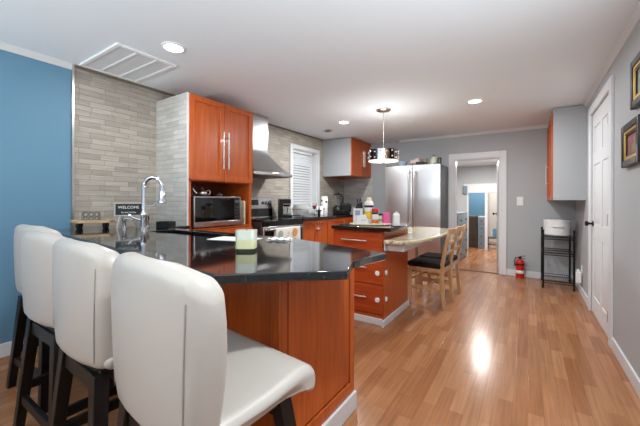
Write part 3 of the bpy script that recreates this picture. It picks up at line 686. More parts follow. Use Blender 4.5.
t.part('hanging_loop', MB().tube([(0.10, -0.014, 0.10), (0.12, -0.018, 0.075), (0.115, -0.018, 0.045), (0.10, -0.014, 0.03)], 0.004, 8), 'nickel')

# ---------------- range
ry0, ry1, rf = 2.69, 3.46, -2.55
t = Thing('range', 'stainless freestanding kitchen range with black oven glass beside the tall cabinet', 'stove', (-2.86, 3.07, 0))
xb = XL + 0.018
t.part('body', t.mb().box(xb, rf - 0.03, ry0, ry1, 0.02, 0.9), 'steel_dark', bevel=0.003)
t.part('cooktop', t.mb().box(xb + 0.08, rf + 0.005, ry0, ry1, 0.9, 0.918), 'blackglass', bevel=0.003, label='black glass cooktop')
for bx, by, br_ in ((-2.72, 2.87, 0.09), (-2.72, 3.28, 0.075), (-2.95, 2.87, 0.075), (-2.95, 3.28, 0.09)):
    t.part('burner_ring', t.mb().lathe([(br_, 0.918), (br_, 0.9186), (br_ - 0.004, 0.9186), (br_ - 0.004, 0.918)], (bx, by, 0), n=32), 'grille')
mb = t.mb(); mb.extrude([(xb, 0.9), (xb + 0.085, 0.9), (xb + 0.075, 1.06), (xb + 0.055, 1.195), (xb, 1.205)], 'Y', ry0, ry1)
t.part('backguard', mb, 'steel', bevel=0.004)
t.part('backguard_glass', t.mb().obox((xb + 0.0815, (ry0 + ry1) / 2, 0.985), (1, 0, 0.0625), (0, 1, 0), (-0.0625, 0, 1), 0.008, ry1 - ry0 - 0.01, 0.11), 'blackglass')
t.part('display', t.mb().obox((xb + 0.0675, 3.10, 1.125), (1, 0, 0.148), (0, 1, 0), (-0.148, 0, 1), 0.006, 0.17, 0.075), 'blackglass')
for ky in (2.76, 2.84, 3.28, 3.34, 3.40):
    t.part('knob', t.mb().lathe([(0.022, 0), (0.02, 0.02), (0.016, 0.026), (0.002, 0.027)], (xb + 0.066, ky, 1.12), axis='X', n=18), 'steel')
t.part('control_strip', t.mb().box(rf - 0.03, rf, ry0, ry1, 0.845, 0.9), 'blackglass', bevel=0.002)
d = t.part('oven_door', t.mb().box(rf - 0.03, rf, ry0 + 0.003, ry1 - 0.003, 0.22, 0.838), 'steel', bevel=0.003)
t.part('oven_window', t.mb().box(rf - 0.002, rf + 0.003, ry0 + 0.03, ry1 - 0.02, 0.30, 0.79), 'blackglass', under=d, label='black oven glass')
mb = t.mb().tube([(rf + 0.045, ry0 + 0.05, 0.805), (rf + 0.045, ry1 - 0.05, 0.805)], 0.011, 12)
for yy in (ry0 + 0.07, ry1 - 0.07): mb.tube([(rf, yy, 0.805), (rf + 0.045, yy, 0.805)], 0.008, 8)
t.part('oven_handle', mb, 'steel', under=d)
t.part('drawer', t.mb().box(rf - 0.03, rf, ry0 + 0.003, ry1 - 0.003, 0.06, 0.215), 'steel', bevel=0.003)
for yy in (ry0 + 0.06, ry1 - 0.06):
    for xx in (-3.1, -2.66): t.part('foot', t.mb().lathe([(0.018, 0), (0.018, 0.021)], (xx, yy, 0), n=12), 'black')
# towel over the oven handle
M['towel'] = mat('white_cotton', (236, 232, 224), 0.9, bump=0.2, bscale=300)
ty_0, ty_1 = 2.84, 3.32; hx, hz = rf + 0.045, 0.805
t = Thing('dish_towel', 'white dish towel with orange and green citrus slices hanging on the oven handle', 'towel', (hx, (ty_0 + ty_1) / 2, hz))
pr = [(hx - 0.014, 0.66)] + [(hx + 0.0145 * math.cos(PI - PI * k / 8), hz + 0.0145 * math.sin(PI - PI * k / 8)) for k in range(9)] + [(hx + 0.0165, 0.68), (hx + 0.018, 0.47)]
vs = []; ny = 13
for (x, z) in pr:
    for j in range(ny):
        y = ty_0 + (ty_1 - ty_0) * j / (ny - 1); vs.append((x + (0.004 * math.sin(j * 1.1) * max(0, (0.8 - z) / 0.3) if x > hx else 0), y, z))
mb = t.mb().add(vs, [(i * ny + j, i * ny + j + 1, (i + 1) * ny + j + 1, (i + 1) * ny + j) for i in range(len(pr) - 1) for j in range(ny - 1)])
o = t.part('cloth', mb, 'towel'); md = o.modifiers.new('thick', 'SOLIDIFY'); md.thickness = 0.003; md.offset = 1
M['orange'] = mat('orange_print', (232, 150, 70), 0.9); M['lightorange'] = mat('pale_orange_print', (240, 190, 120), 0.9); M['green'] = mat('green_print', (150, 176, 130), 0.9); M['teal'] = mat('pale_teal_print', (170, 200, 200), 0.9)
for yy, zz, rr, mo, mi in ((2.92, 0.745, 0.045, 'green', 'teal'), (3.08, 0.75, 0.02, 'teal', 'towel'), (3.2, 0.75, 0.048, 'orange', 'lightorange'), (2.97, 0.635, 0.04, 'orange', 'towel'), (3.19, 0.63, 0.05, 'orange', 'lightorange'), (3.06, 0.56, 0.04, 'green', 'teal'), (2.92, 0.53, 0.042, 'orange', 'lightorange'), (3.24, 0.52, 0.04, 'green', 'teal')):
    mb = t.mb()
    mb.lathe([(rr, 0.0), (rr, 0.0015), (0.001, 0.0016)], (hx + 0.0225, yy, zz), axis='X', n=24); t.part('printed_rind', mb, mo)
    mb = t.mb(); 
    for k in range(7):
        a0, a1 = 2 * PI * (k + 0.1) / 7, 2 * PI * (k + 0.9) / 7; r_ = rr * 0.8
        mb.add([(hx + 0.0247, yy + 0.12 * rr * math.cos((a0 + a1) / 2), zz + 0.12 * rr * math.sin((a0 + a1) / 2)), (hx + 0.0247, yy + r_ * math.cos(a0), zz + r_ * math.sin(a0)), (hx + 0.0247, yy + r_ * math.cos((a0 + a1) / 2), zz + r_ * math.sin((a0 + a1) / 2)), (hx + 0.0247, yy + r_ * math.cos(a1), zz + r_ * math.sin(a1))], [(0, 1, 2, 3)])
    t.part('printed_segments', mb, mi)

# ---------------- range hood
hy = 3.05
t = Thing('range_hood', 'stainless wall chimney range hood with curved canopy above the range', 'range hood', (XL + 0.016, hy, 1.47))
xb = XL + 0.016; zt, zc = ZC - 0.002, 1.80
t.part('chimney', t.mb().box(xb, -2.945, hy - 0.14, hy + 0.14, zc, zt), 'steel', bevel=0.003)
NZ, NC = 16, 14; vs = []; z_l = 1.50
for i in range(NZ + 1):
    s = i / NZ; k = s ** 1.25; z = zc - (zc - z_l) * (1 - (1 - s) ** 1.15)
    hw = 0.14 + (0.365 - 0.14) * k; x1 = -2.945 + (-2.70 + 2.945) * k
    row = [(xb, hy - hw, z)] + [(x1 + 0.0 * 0, hy - hw + 2 * hw * j / NC, z) for j in range(NC + 1)] + [(xb, hy + hw, z)]
    bow = 0.05 * k
    row = [row[0]] + [(x + bow * math.sin(PI * j / NC), y, zz) for j, (x, y, zz) in enumerate(row[1:-1])] + [row[-1]]
    vs += row
n = NC + 3
t.part('canopy', t.mb().add(vs, [(i * n + j, i * n + j + 1, (i + 1) * n + j + 1, (i + 1) * n + j) for i in range(NZ) for j in range(n - 1)] + [tuple(range(n))]), 'steel', label='flared curved steel canopy')
last = vs[-n:]
poly = [(x, y) for x, y, z in last]
t.part('lip', t.mb().prism(poly, 1.465, z_l), 'steel', bevel=0.003)
t.part('filter', t.mb().box(xb + 0.04, -2.72, hy - 0.31, hy + 0.31, 1.458, 1.466), 'grille')
for k in range(4): t.part('button', t.mb().lathe([(0.007, 0), (0.007, 0.006), (0.001, 0.007)], (-2.652, hy - 0.06 + k * 0.03, 1.483), axis='X', n=12), 'chrome')

# ---------------- base cabinets along the window wall + L counter
CF = -2.56
xb = XL + 0.017
t = Thing('base_cabinet', 'cherry base cabinets under the window counter right of the range', 'cabinet', (-2.9, 4.3, 0))
mb = t.mb().box(xb, CF - 0.02, 3.475, YF - 0.016, 0.1, CT - 0.035); t.part('carcass', mb, 'cherry')
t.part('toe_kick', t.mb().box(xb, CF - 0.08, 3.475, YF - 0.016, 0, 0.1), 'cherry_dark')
for a, b in ((3.48, 3.82), (3.825, 4.165), (4.17, 4.60), (4.605, 5.06)):
    d = shaker_x(t, 'door', CF - 0.02, a, b, 0.115, 0.865, st=0.05)
    if a < 4.0: pull(t, d, (CF, (b - 0.03) if a < 3.6 else (a + 0.03), 0.77), (0, 0, 1), 0.14, (1, 0, 0))
    else: pull(t, d, (CF, b - 0.04, 0.77), (0, 0, 1), 0.14, (1, 0, 0))
t.part('child_lock', t.mb().box(CF, CF + 0.02, 3.79, 3.85, 0.735, 0.755), 'plastic', bevel=0.004, label='small white child lock')
t = Thing('corner_cabinet', 'cherry corner base cabinet left of the refrigerator', 'cabinet', (-2.3, 5.4, 0))
t.part('carcass', t.mb().box(CF - 0.018, -2.075, 5.12, YF - 0.016, 0.1, CT - 0.035), 'cherry')
t.part('toe_kick', t.mb().box(CF - 0.018, -2.075, 5.2, YF - 0.016, 0, 0.1), 'cherry_dark')
d = shaker_y(t, 'drawer', 5.12, CF + 0.03, -2.08, 0.70, 0.865, st=0.04, m='cherry_h'); pull(t, d, (-2.31, 5.10, 0.785), (1, 0, 0), 0.14, (0, -1, 0))
d = shaker_y(t, 'door', 5.12, CF + 0.03, -2.08, 0.115, 0.69, st=0.05); pull(t, d, (-2.13, 5.10, 0.6), (0, 0, 1), 0.14, (0, -1, 0))
pl = [(xb, 3.468), (CF + 0.02, 3.468), (CF + 0.02, 5.08), (-2.072, 5.08), (-2.072, YF - 0.014), (xb, YF - 0.014)]
o = obj('countertop', MB((-2.9, 4.3, CT - 0.035)).prism(pl, CT - 0.035, CT), 'granite', bevel=0.004); o.location = (-2.9, 4.3, CT - 0.035)
tag(o, 'black granite counter under the kitchen window running to the corner by the refrigerator', 'countertop')
# upper corner cabinet
M['greypanel'] = mat('grey_cabinet_side', (166, 167, 169), 0.5)
uy, ux, uz0, uz1 = 4.93, -2.60, 1.60, ZC - 0.012
t = Thing('wall_cabinet', 'cherry upper corner cabinet with grey side panel left of the refrigerator', 'cabinet', (-2.9, 5.3, uz0))
t.part('carcass', t.mb().box(xb, ux, uy + 0.012, YF - 0.014, uz0 + 0.008, uz1), 'cherry_dark')
t.part('side_panel', t.mb().box(xb, ux + 0.0, uy, uy + 0.012, uz0, uz1), 'greypanel', label='pale grey side panel')
t.part('bottom', t.mb().box(xb, ux, uy + 0.012, YF - 0.014, uz0, uz0 + 0.008), 'cherry')
ym = 5.36
d1 = shaker_x(t, 'door', ux, uy, ym - 0.002, uz0, uz1); d2 = shaker_x(t, 'door', ux, ym + 0.002, YF - 0.02, uz0, uz1)
pull(t, d1, (ux + 0.02, ym - 0.03, 1.93), (0, 0, 1), 0.30, (1, 0, 0)); pull(t, d2, (ux + 0.02, ym + 0.03, 1.93), (0, 0, 1), 0.30, (1, 0, 0))

# ---------------- things on the window counter
t = Thing('coffee_maker', 'black drip coffee maker with glass carafe beside the range', 'coffee maker', (-3.0, 3.60, CT), rz=math.radians(140), local=True)
t.part('body', MB().box(-0.075, 0.075, -0.11, 0.08, 0, 0.03).box(-0.075, 0.075, 0.025, 0.08, 0.03, 0.26).box(-0.075, 0.075, -0.09, 0.025, 0.19, 0.26), 'black', bevel=0.006)
t.part('filter_basket', MB().lathe([(0.05, 0.15), (0.062, 0.18), (0.062, 0.182), (0.002, 0.182)], (0, -0.04, 0), n=24), 'black')
c = t.part('carafe', MB().lathe([(0.05, 0.031), (0.064, 0.05), (0.064, 0.085), (0.045, 0.125), (0.042, 0.14), (0.04, 0.139), (0.043, 0.122), (0.061, 0.084), (0.061, 0.05), (0.047, 0.034)], (0, -0.045, 0), n=28), 'glass')
t.part('carafe_handle', MB().tube([(0.05, -0.055, 0.128), (0.1, -0.07, 0.125), (0.105, -0.072, 0.075), (0.062, -0.06, 0.06)], 0.008, 8), 'black', under=c)
t = Thing('dish_rack', 'chrome wire dish rack in front of the kitchen window', 'dish rack', (-2.93, 3.95, CT), rz=math.radians(90), local=True)
mb = MB()
for z in (0.02, 0.11):
    mb.tube([(-0.2, -0.14, z), (0.2, -0.14, z), (0.2, 0.14, z), (-0.2, 0.14, z), (-0.2, -0.14, z)], 0.004, 8)
for x in (-0.2, 0.2):
    for y in (-0.14, 0.14): mb.tube([(x, y, 0), (x, y, 0.11)], 0.005, 8)
for k in range(9):
    x = -0.16 + k * 0.04; mb.tube([(x, -0.14, 0.02), (x, 0.14, 0.02)], 0.003, 6); mb.tube([(x, -0.02, 0.02), (x, -0.02, 0.09)], 0.003, 6)
t.part('frame', mb, 'chrome')
for k in range(4):
    def plate(m):
        m.lathe([(0.03, -0.004), (0.05, -0.002), (0.078, 0.007), (0.076, 0.010), (0.05, 0.002), (0.002, 0.001)], (0, 0, 0.078), axis='X', n=28)
    single('plate', ['white plate in the dish rack nearest the coffee maker', 'white plate second from the coffee maker in the dish rack', 'white plate third from the coffee maker in the dish rack', 'white plate in the dish rack nearest the spotted canisters'][k], 'plate', (-2.94, 3.95 - 0.14 + k * 0.08, CT + 0.0245), plate, 'ceramic', group='plates in the dish rack', rz=PI / 2)
t = Thing('wine_glass', 'stemmed glass with rosy red wine beside the dish rack', 'glass', (-2.82, 4.13, CT), local=True)
t.part('bowl', MB().lathe([(0.03, 0), (0.03, 0.003), (0.005, 0.008), (0.004, 0.10), (0.02, 0.115), (0.034, 0.14), (0.036, 0.165), (0.03, 0.2), (0.028, 0.2), (0.033, 0.165), (0.018, 0.118), (0.002, 0.112)], n=24), 'glass')
M['rose'] = mat('rosy_wine', (205, 70, 90), 0.15)
t.part('wine', MB().lathe([(0.004, 0.116), (0.018, 0.121), (0.031, 0.142), (0.032, 0.160), (0.002, 0.160)], n=24), 'rose', label='rosy red drink')
single('soap_bottle', 'slim dark pump bottle between the dish rack and the spotted canisters', 'bottle', (-2.74, 4.14, CT), lambda m: (m.lathe([(0.022, 0), (0.024, 0.01), (0.024, 0.09), (0.01, 0.105), (0.01, 0.12), (0.014, 0.122), (0.014, 0.132), (0.004, 0.135), (0.004, 0.15), (0.001, 0.151)], n=18), m.tube([(0, 0, 0.148), (0.03, 0, 0.148)], 0.004, 8)), 'black')
def canister(name, label, loc, r, h, lid, dots):
    t = Thing(name, label, 'canister', loc, local=True)
    t.part('body', MB().lathe([(r * 0.92, 0), (r, 0.006), (r, h - lid), (r * 0.96, h - lid + 0.004), (0.002, h - lid + 0.004)], n=32), 'ceramic')
    t.part('lid', MB().lathe([(r * 0.98, h - lid + 0.004), (r * 0.98, h - 0.01), (r * 0.9, h), (0.002, h + 0.002)], n=32), 'ceramic')
    for a, z, q in dots:
        ca, sa = math.cos(a), math.sin(a); N = Vector((ca, sa, 0)); U = Vector((-sa, ca, 0)); mb = MB()
        c = N * (r + 0.0005) + Vector((0, 0, z))
        ring = [c + U * (q * math.cos(2 * PI * k / 16)) + Vector((0, 0, q * math.sin(2 * PI * k / 16))) - N * (r - math.sqrt(max(r * r - (q * math.cos(2 * PI * k / 16)) ** 2, 0))) for k in range(16)]
        mb.add([c + N * 0.0005] + ring + [p - N * 0.003 for p in ring], [(0, 1 + k, 1 + (k + 1) % 16) for k in range(16)] + [(1 + k, 17 + k, 17 + (k + 1) % 16, 1 + (k + 1) % 16) for k in range(16)])
        t.part('dot', mb, 'dot', label='black dot')
    return t
ca = math.atan2(-4.25, 2.8)
canister('canister', 'short white canister with black dots under the kitchen window', (-2.84, 4.29, CT), 0.072, 0.15, 0.0, [(ca - 0.5, 0.075, 0.014), (ca + 0.45, 0.08, 0.014), (ca + 1.5, 0.06, 0.014), (ca - 1.5, 0.08, 0.014)])
canister('canister', 'tall white canister with black dots at the right end of the window', (-2.87, 4.50, CT), 0.058, 0.31, 0.03, [(ca - 0.3, 0.1, 0.02), (ca + 0.55, 0.22, 0.02), (ca - 0.9, 0.24, 0.018), (ca + 1.4, 0.1, 0.018)])
t = Thing('blender', 'countertop blender with clear jar and black base in the corner', 'blender', (-2.93, 5.05, CT), local=True)
t.part('base', MB().lathe([(0.085, 0), (0.09, 0.02), (0.08, 0.12), (0.06, 0.14), (0.002, 0.141)], n=24), 'black')
t.part('jar', MB().lathe([(0.05, 0.14), (0.055, 0.15), (0.078, 0.34), (0.075, 0.34), (0.052, 0.152), (0.002, 0.15)], n=24), 'glass')
t.part('lid', MB().lathe([(0.08, 0.34), (0.08, 0.36), (0.03, 0.365), (0.03, 0.385), (0.002, 0.386)], n=24), 'black')
t.part('jar_handle', MB().tube([(0.07, -0.02, 0.32), (0.125, -0.03, 0.31), (0.12, -0.03, 0.2), (0.06, -0.02, 0.18)], 0.009, 8), 'black')
t = Thing('knife_block', 'black knife block with steel-capped handles left of the refrigerator', 'knife block', (-2.66, 5.36, CT), rz=math.radians(25), local=True)
t.part('block', MB().extrude([(-0.09, 0), (0.09, 0), (0.07, 0.22), (-0.03, 0.18)], 'Y', -0.06, 0.06), 'black', bevel=0.004)
for i in range(3):
    for j in range(2): t.part('knife_handle', MB().bar((-0.005 + i * 0.028, -0.03 + j * 0.06, 0.18 + i * 0.012), (-0.03 + i * 0.028, -0.03 + j * 0.06, 0.27 + i * 0.012), 0.016, 0.022), 'steel_dark' if i == 1 else 'black')
t = Thing('toaster', 'black two-slot toaster in the corner between blender and knife block', 'toaster', (-2.98, 5.38, CT), rz=math.radians(40), local=True)
t.part('body', MB().pillow(0.26, 0.19, 0.16, 0.05, 0.03, lambda u, v, n: (u, n, v + 0.1)), 'black')
t.part('foot', MB().box(-0.11, 0.11, -0.06, 0.06, 0, 0.01), 'steel_dark')
for s in (-1, 1): t.part('slot', MB().box(-0.09, 0.09, s * 0.03 - 0.01, s * 0.03 + 0.01, 0.194, 0.197), 'grille')
t.part('lever', MB().box(0.125, 0.15, -0.015, 0.015, 0.1, 0.115), 'steel')
single('countertop_box', 'low black box on the counter left of the blender', 'box', (-2.72, 4.84, CT), lambda m: m.box(-0.09, 0.09, -0.08, 0.08, 0, 0.075), 'black', bevel=0.008)

# ---------------- refrigerator
fx0, fx1, ff = -2.05, -1.15, 5.13
t = Thing('refrigerator', 'stainless french door refrigerator with dark grey side left of the doorway', 'refrigerator', (-1.6, 5.45, 0))
FH = 1.735
t.part('case', t.mb().box(fx0 + 0.005, fx1, ff + 0.075, YF - 0.04, 0.03, FH), 'steel_dark', bevel=0.004, label='dark grey side and case')
M['steel_fr'] = mat('fridge_steel', (214, 214, 214), 0.32, metal=1.0)
def bowed(x0, x1, z0, z1, bow=0.016, yf=ff + 0.02, yb=ff + 0.07):
    mb = t.mb(); n = 14; pr = [(x0 + 0.004, yb)]
    for k in range(n + 1):
        u = k / n; pr.append((x0 + (x1 - x0) * u, yf - bow * (1 - (2 * u - 1) ** 2) ** 0.8 * 0.7))
    pr.append((x1 - 0.004, yb)); mb.extrude(pr, 'Z', z0, z1); return mb
xm = -1.585
dl = t.part('door', bowed(fx0, xm - 0.004, 0.62, FH), 'steel_fr'); dr = t.part('door', bowed(xm + 0.004, fx1, 0.62, FH), 'steel_fr')
dz = t.part('freezer_drawer', bowed(fx0, fx1, 0.07, 0.61, bow=0.02), 'steel_fr')
for s, dd in ((-1, dl), (1, dr)):
    xx = xm + s * 0.045
    mb = t.mb().tube([(xx, ff - 0.035, 0.74), (xx, ff - 0.052, 0.80), (xx, ff - 0.055, 1.2), (xx, ff - 0.052, 1.60), (xx, ff - 0.035, 1.66)], 0.013, 10)
    for zz in (0.78, 1.62): mb.tube([(xx, ff - 0.05, zz), (xx, ff + 0.02, zz)], 0.009, 8)
    t.part('handle', mb, 'nickel', under=dd)
mb = t.mb().tube([(fx0 + 0.1, ff - 0.06, 0.53), (fx1 - 0.1, ff - 0.06, 0.53)], 0.013, 10)
for xx in (fx0 + 0.14, fx1 - 0.14): mb.tube([(xx, ff - 0.06, 0.53), (xx, ff + 0.01, 0.53)], 0.009, 8)
t.part('handle', mb, 'nickel', under=dz)
for xx in (fx0 + 0.06, fx1 - 0.06): t.part('hinge_cover', t.mb().box(xx - 0.05, xx + 0.05, ff + 0.03, ff + 0.14, FH, FH + 0.018), 'black', bevel=0.004)
for xx in (fx0 + 0.1, fx1 - 0.1):
    for yy in (ff + 0.12, YF - 0.12): t.part('foot', t.mb().lathe([(0.02, 0), (0.02, 0.031)], (xx, yy, 0), n=12), 'black')
t.part('kick_plate', t.mb().box(fx0 + 0.02, fx1 - 0.02, ff + 0.08, ff + 0.1, 0.005, 0.035), 'black')
# clutter on the refrigerator
M['bluebag'] = mat('pale_blue_glass', (170, 190, 205), 0.15); M['pinkbag'] = mat('pale_pink_plastic', (206, 176, 170), 0.4); M['olive'] = mat('olive_tin', (120, 118, 92), 0.4); M['cream'] = mat('cream_plastic', (214, 210, 190), 0.4); M['dgreen'] = mat('dark_bottle', (42, 48, 44), 0.2)
single('glass_bowl', 'pale blue glass bowl on top of the refrigerator, leftmost item', 'bowl', (-1.80, 5.30, FH + 0.001), lambda m: m.lathe([(0.04, 0), (0.07, 0.03), (0.1, 0.085), (0.096, 0.085), (0.066, 0.034), (0.002, 0.01)], n=24), 'bluebag')
single('food_bag', 'crumpled pale pink bag on top of the refrigerator', 'bag', (-1.58, 5.30, FH + 0.001), lambda m: m.pillow(0.17, 0.10, 0.1, 0.04, 0.035, lambda u, v, n: (u, n, v * (1 + 0.35 * math.sin(u * 40)) + 0.07)), 'pinkbag')
single('storage_tin', 'olive tin on top of the refrigerator between pink bag and cream jug', 'tin', (-1.43, 5.32, FH + 0.001), lambda m: m.lathe([(0.05, 0), (0.05, 0.09), (0.053, 0.092), (0.053, 0.11), (0.002, 0.112)], n=24), 'olive')
single('dark_bottle', 'dark short bottle lying in the clutter on top of the refrigerator', 'bottle', (-1.45, 5.2, FH + 0.001), lambda m: m.tube([(-0.09, 0, 0.028), (0.03, 0, 0.028), (0.05, 0, 0.028), (0.09, 0.0, 0.03)], [0.028, 0.028, 0.012, 0.01], 14), 'dgreen')
t = Thing('jug', 'cream plastic jug on top of the refrigerator', 'jug', (-1.30, 5.37, FH + 0.001), local=True)
t.part('body', MB().lathe([(0.05, 0), (0.055, 0.01), (0.055, 0.09), (0.03, 0.125), (0.02, 0.135), (0.02, 0.15), (0.002, 0.15)], n=24), 'cream')
t.part('cap', MB().lathe([(0.022, 0.15), (0.022, 0.168), (0.002, 0.169)], n=16), 'steel_dark')
t.part('handle', MB().tube([(0.022, 0, 0.132), (0.07, 0, 0.125), (0.075, 0, 0.08), (0.054, 0, 0.06)], 0.008, 8), 'cream')
single('grey_can', 'slim grey can at the right front of the refrigerator top', 'can', (-1.20, 5.33, FH + 0.001), lambda m: m.lathe([(0.028, 0), (0.031, 0.006), (0.031, 0.115), (0.026, 0.122), (0.002, 0.122)], n=20), 'steel_dark')
# ================================================================== ISLAND
ix0, ix1, iy0, iy1 = -1.64, -1.11, 2.735, 3.45
IT = 0.905
t = Thing('kitchen_island', 'cherry kitchen island with three drawers and white baseboard', 'island', ((ix0 + ix1) / 2, (iy0 + iy1) / 2, 0))
t.part('carcass', t.mb().box(ix0, ix1, iy0 + 0.02, iy1, 0.0, IT - 0.035), 'cherry', bevel=0.002)
zs = [(0.655, 0.862), (0.375, 0.648), (0.105, 0.368)]
for z0, z1 in zs:
    d = shaker_y(t, 'drawer', iy0 + 0.02, ix0 + 0.004, ix1 - 0.004, z0, z1, m='cherry_h', flat=True)
    pull(t, d, ((ix0 + ix1) / 2 - 0.02, iy0, (z0 + z1) / 2 + 0.015), (1, 0, 0), 0.27, (0, -1, 0), 0.007)
for zz in (0.48, 0.235):
    for q in (0, 1):
        mb = t.mb()
        if q == 0: mb.pillow(0.042, 0.045, 0.018, 0.018, 0.007, lambda u, v, n: (ix1 - 0.05 + u, iy0 - 0.009 + n, zz + v))
        else: mb.pillow(0.038, 0.045, 0.016, 0.018, 0.007, lambda u, v, n: (ix1 + 0.008 + n, iy0 + 0.065 + u, zz + v))
        t.part('child_lock', mb, 'plastic', label='white plastic child lock')
mb = t.mb().box(ix0, ix1 - 0.01, iy0 + 0.001, iy0 + 0.019, 0, 0.06); 
t.part('baseboard', mb, 'white', bevel=0.004, label='white front baseboard')
t.part('baseboard', t.mb().box(ix1, ix1 + 0.018, iy0 - 0.03, iy1 + 0.01, 0, 0.058), 'white', bevel=0.004, label='white side baseboard')
pl = [(ix0 + 0.0, iy0 - 0.04), (ix1 + 0.09, iy0 - 0.04), (ix1 + 0.09, iy0 + 0.45), (ix1 + 0.03, iy1 + 0.03), (ix0 + 0.0, iy1 + 0.03)]
o = obj('countertop', MB((-1.38, 3.1, IT - 0.035)).prism(pl, IT - 0.035, IT), 'granite', bevel=0.006); o.location = (-1.38, 3.1, IT - 0.035)
tag(o, 'black granite top of the island carrying the round tray', 'countertop')
# beige granite table leaf
LT = 0.80
c = [(-1.075, 2.66), (-0.93, 2.66), (-0.85, 2.74), (-0.79, 3.0), (-0.755, 3.4), (-0.755, 3.9), (-0.78, 4.15), (-0.86, 4.30), (-1.0, 4.36), (-1.32, 4.36), (-1.32, iy1 + 0.02), (-1.075, iy1 + 0.02)]
t = Thing('granite_table', 'beige granite breakfast table attached to the island beside the oak chairs', 'table', (-1.0, 3.6, 0))
o = t.part('tabletop', t.mb().prism(c, LT - 0.035, LT), 'beige', bevel=0.012, seg=3)
t.part('apron', t.mb().box(-1.072, -0.92, 2.75, 2.78, LT - 0.105, LT - 0.035).box(-0.95, -0.92, 2.78, 3.3, LT - 0.105, LT - 0.035).box(-1.085, -1.075, 2.70, iy1, LT - 0.105, LT - 0.035), 'white', bevel=0.003, label='white apron under the stone')
t.part('leg', t.mb().lathe([(0.05, 0), (0.05, 0.015), (0.022, 0.03), (0.022, LT - 0.06), (0.05, LT - 0.05), (0.05, LT - 0.034)], (-1.24, 4.22, 0), n=20), 'nickel')
# tray and the things on it
cR, cFw = Vector((0.8355, 0.5495, 0)), Vector((-0.5495, 0.8355, 0))
tc = Vector((-1.335, 2.95, IT))
def P2(px, dy, z=0.0): return tuple(tc + cR * ((px - 370) / 317 * (3.2 + dy)) + cFw * dy + Vector((0, 0, z)))
t = Thing('serving_tray', 'oval pale wooden tray on the island counter holding bottles and boxes', 'tray', tuple(tc), rz=YAW, local=True)
ov = [(0.20 * math.cos(2 * PI * k / 48), 0.11 * math.sin(2 * PI * k / 48)) for k in range(48)]
t.part('base', MB().prism([(x * 0.98, y * 0.97) for x, y in ov], 0.001, 0.010), 'acacia')
t.part('rim', MB().tube([(x, y, 0.011) for x, y in ov + ov[:1]], 0.008, 8), 'maple')
TZ = 0.0105
def thing_local(name, label, cat, px, dy, rz=YAW, z=TZ + 0.0005): return Thing(name, label, cat, P2(px, dy, z), rz=rz, local=True)
M['lblue'] = mat('blue_label', (150, 158, 196), 0.6); M['yellow'] = mat('yellow_label', (232, 196, 60), 0.5); M['orangejar'] = mat('orange_spice', (226, 118, 36), 0.4); M['redcap'] = mat('red_cap', (206, 46, 46), 0.35); M['pink'] = mat('pink_card', (232, 104, 156), 0.5); M['cream_cap'] = mat('cream_cap', (236, 216, 170), 0.4)
t = thing_local('carton', 'white carton with a pale blue label at the left end of the tray', 'box', 358.2, 0.03)
t.part('box', MB().box(-0.047, 0.047, -0.025, 0.025, 0, 0.155), 'label', bevel=0.003)
t.part('label', MB().box(-0.03, 0.02, -0.0262, -0.024, 0.085, 0.135), 'lblue', label='pale blue label')
t.part('cap', MB().box(-0.022, 0.03, -0.018, 0.018, 0.154, 0.172), 'black', bevel=0.003, label='black cap')
t = thing_local('lotion_bottle', 'tallest white bottle with yellow label at the back of the tray', 'bottle', 369.6, 0.05)
t.part('bottle', MB().lathe([(0.044, 0), (0.047, 0.008), (0.047, 0.20), (0.038, 0.225), (0.02, 0.235), (0.002, 0.236)], n=28), 'plastic')
t.part('cap', MB().lathe([(0.026, 0.234), (0.026, 0.255), (0.018, 0.266), (0.002, 0.267)], n=20), 'cream_cap', label='cream cap')
t.part('label', MB().lathe([(0.0475, 0.05), (0.0478, 0.051), (0.0478, 0.125), (0.0475, 0.126)], n=28), 'yellow', label='yellow label')
t.part('label', MB().lathe([(0.0475, 0.165), (0.0478, 0.166), (0.0478, 0.186), (0.0475, 0.187)], n=28), 'black', label='black label band')
t = thing_local('paper_packet', 'white paper packet with blue script leaning at the front of the tray', 'packet', 362, -0.035)
t.part('packet', MB().add([(-0.065, -0.018, 0), (0.065, -0.018, 0), (0.065, 0.018, 0), (-0.065, 0.018, 0), (-0.055, 0.004, 0.085), (0.03, 0.004, 0.098), (0.03, 0.01, 0.098), (-0.055, 0.01, 0.085)], [(3, 2, 1, 0), (4, 5, 6, 7), (0, 1, 5, 4), (1, 2, 6, 5), (2, 3, 7, 6), (3, 0, 4, 7)]), 'label', bevel=0.002)
t.part('script', MB().tube([(-0.02 + 0.006 * k, -0.0145 + 0.0045 * math.sin(k) * 0.2, 0.04 + 0.006 * math.sin(k * 2.1)) for k in range(10)], 0.0022, 6), 'lblue', label='blue script')
t = thing_local('spice_jar', 'spice jar with red cap and orange contents in the middle of the tray', 'jar', 374.6, -0.025)
t.part('jar', MB().lathe([(0.03, 0), (0.032, 0.006), (0.032, 0.115), (0.028, 0.122), (0.002, 0.122)], n=24), 'label')
t.part('contents', MB().lathe([(0.0322, 0.008), (0.0328, 0.01), (0.0328, 0.045), (0.0322, 0.047)], n=24), 'orangejar', label='orange lower band')
t.part('band', MB().lathe([(0.0322, 0.10), (0.034, 0.102), (0.034, 0.116), (0.0322, 0.118)], n=24), 'black', label='black band under the cap')
t.part('cap', MB().lathe([(0.033, 0.121), (0.034, 0.126), (0.034, 0.148), (0.028, 0.158), (0.002, 0.159)], n=24), 'redcap', label='red cap')
t = thing_local('small_jar', 'small white jar with black lid next to the pink box on the tray', 'jar', 379.9, 0.005)
t.part('jar', MB().lathe([(0.02, 0), (0.024, 0.005), (0.024, 0.085), (0.002, 0.086)], n=22), 'label')
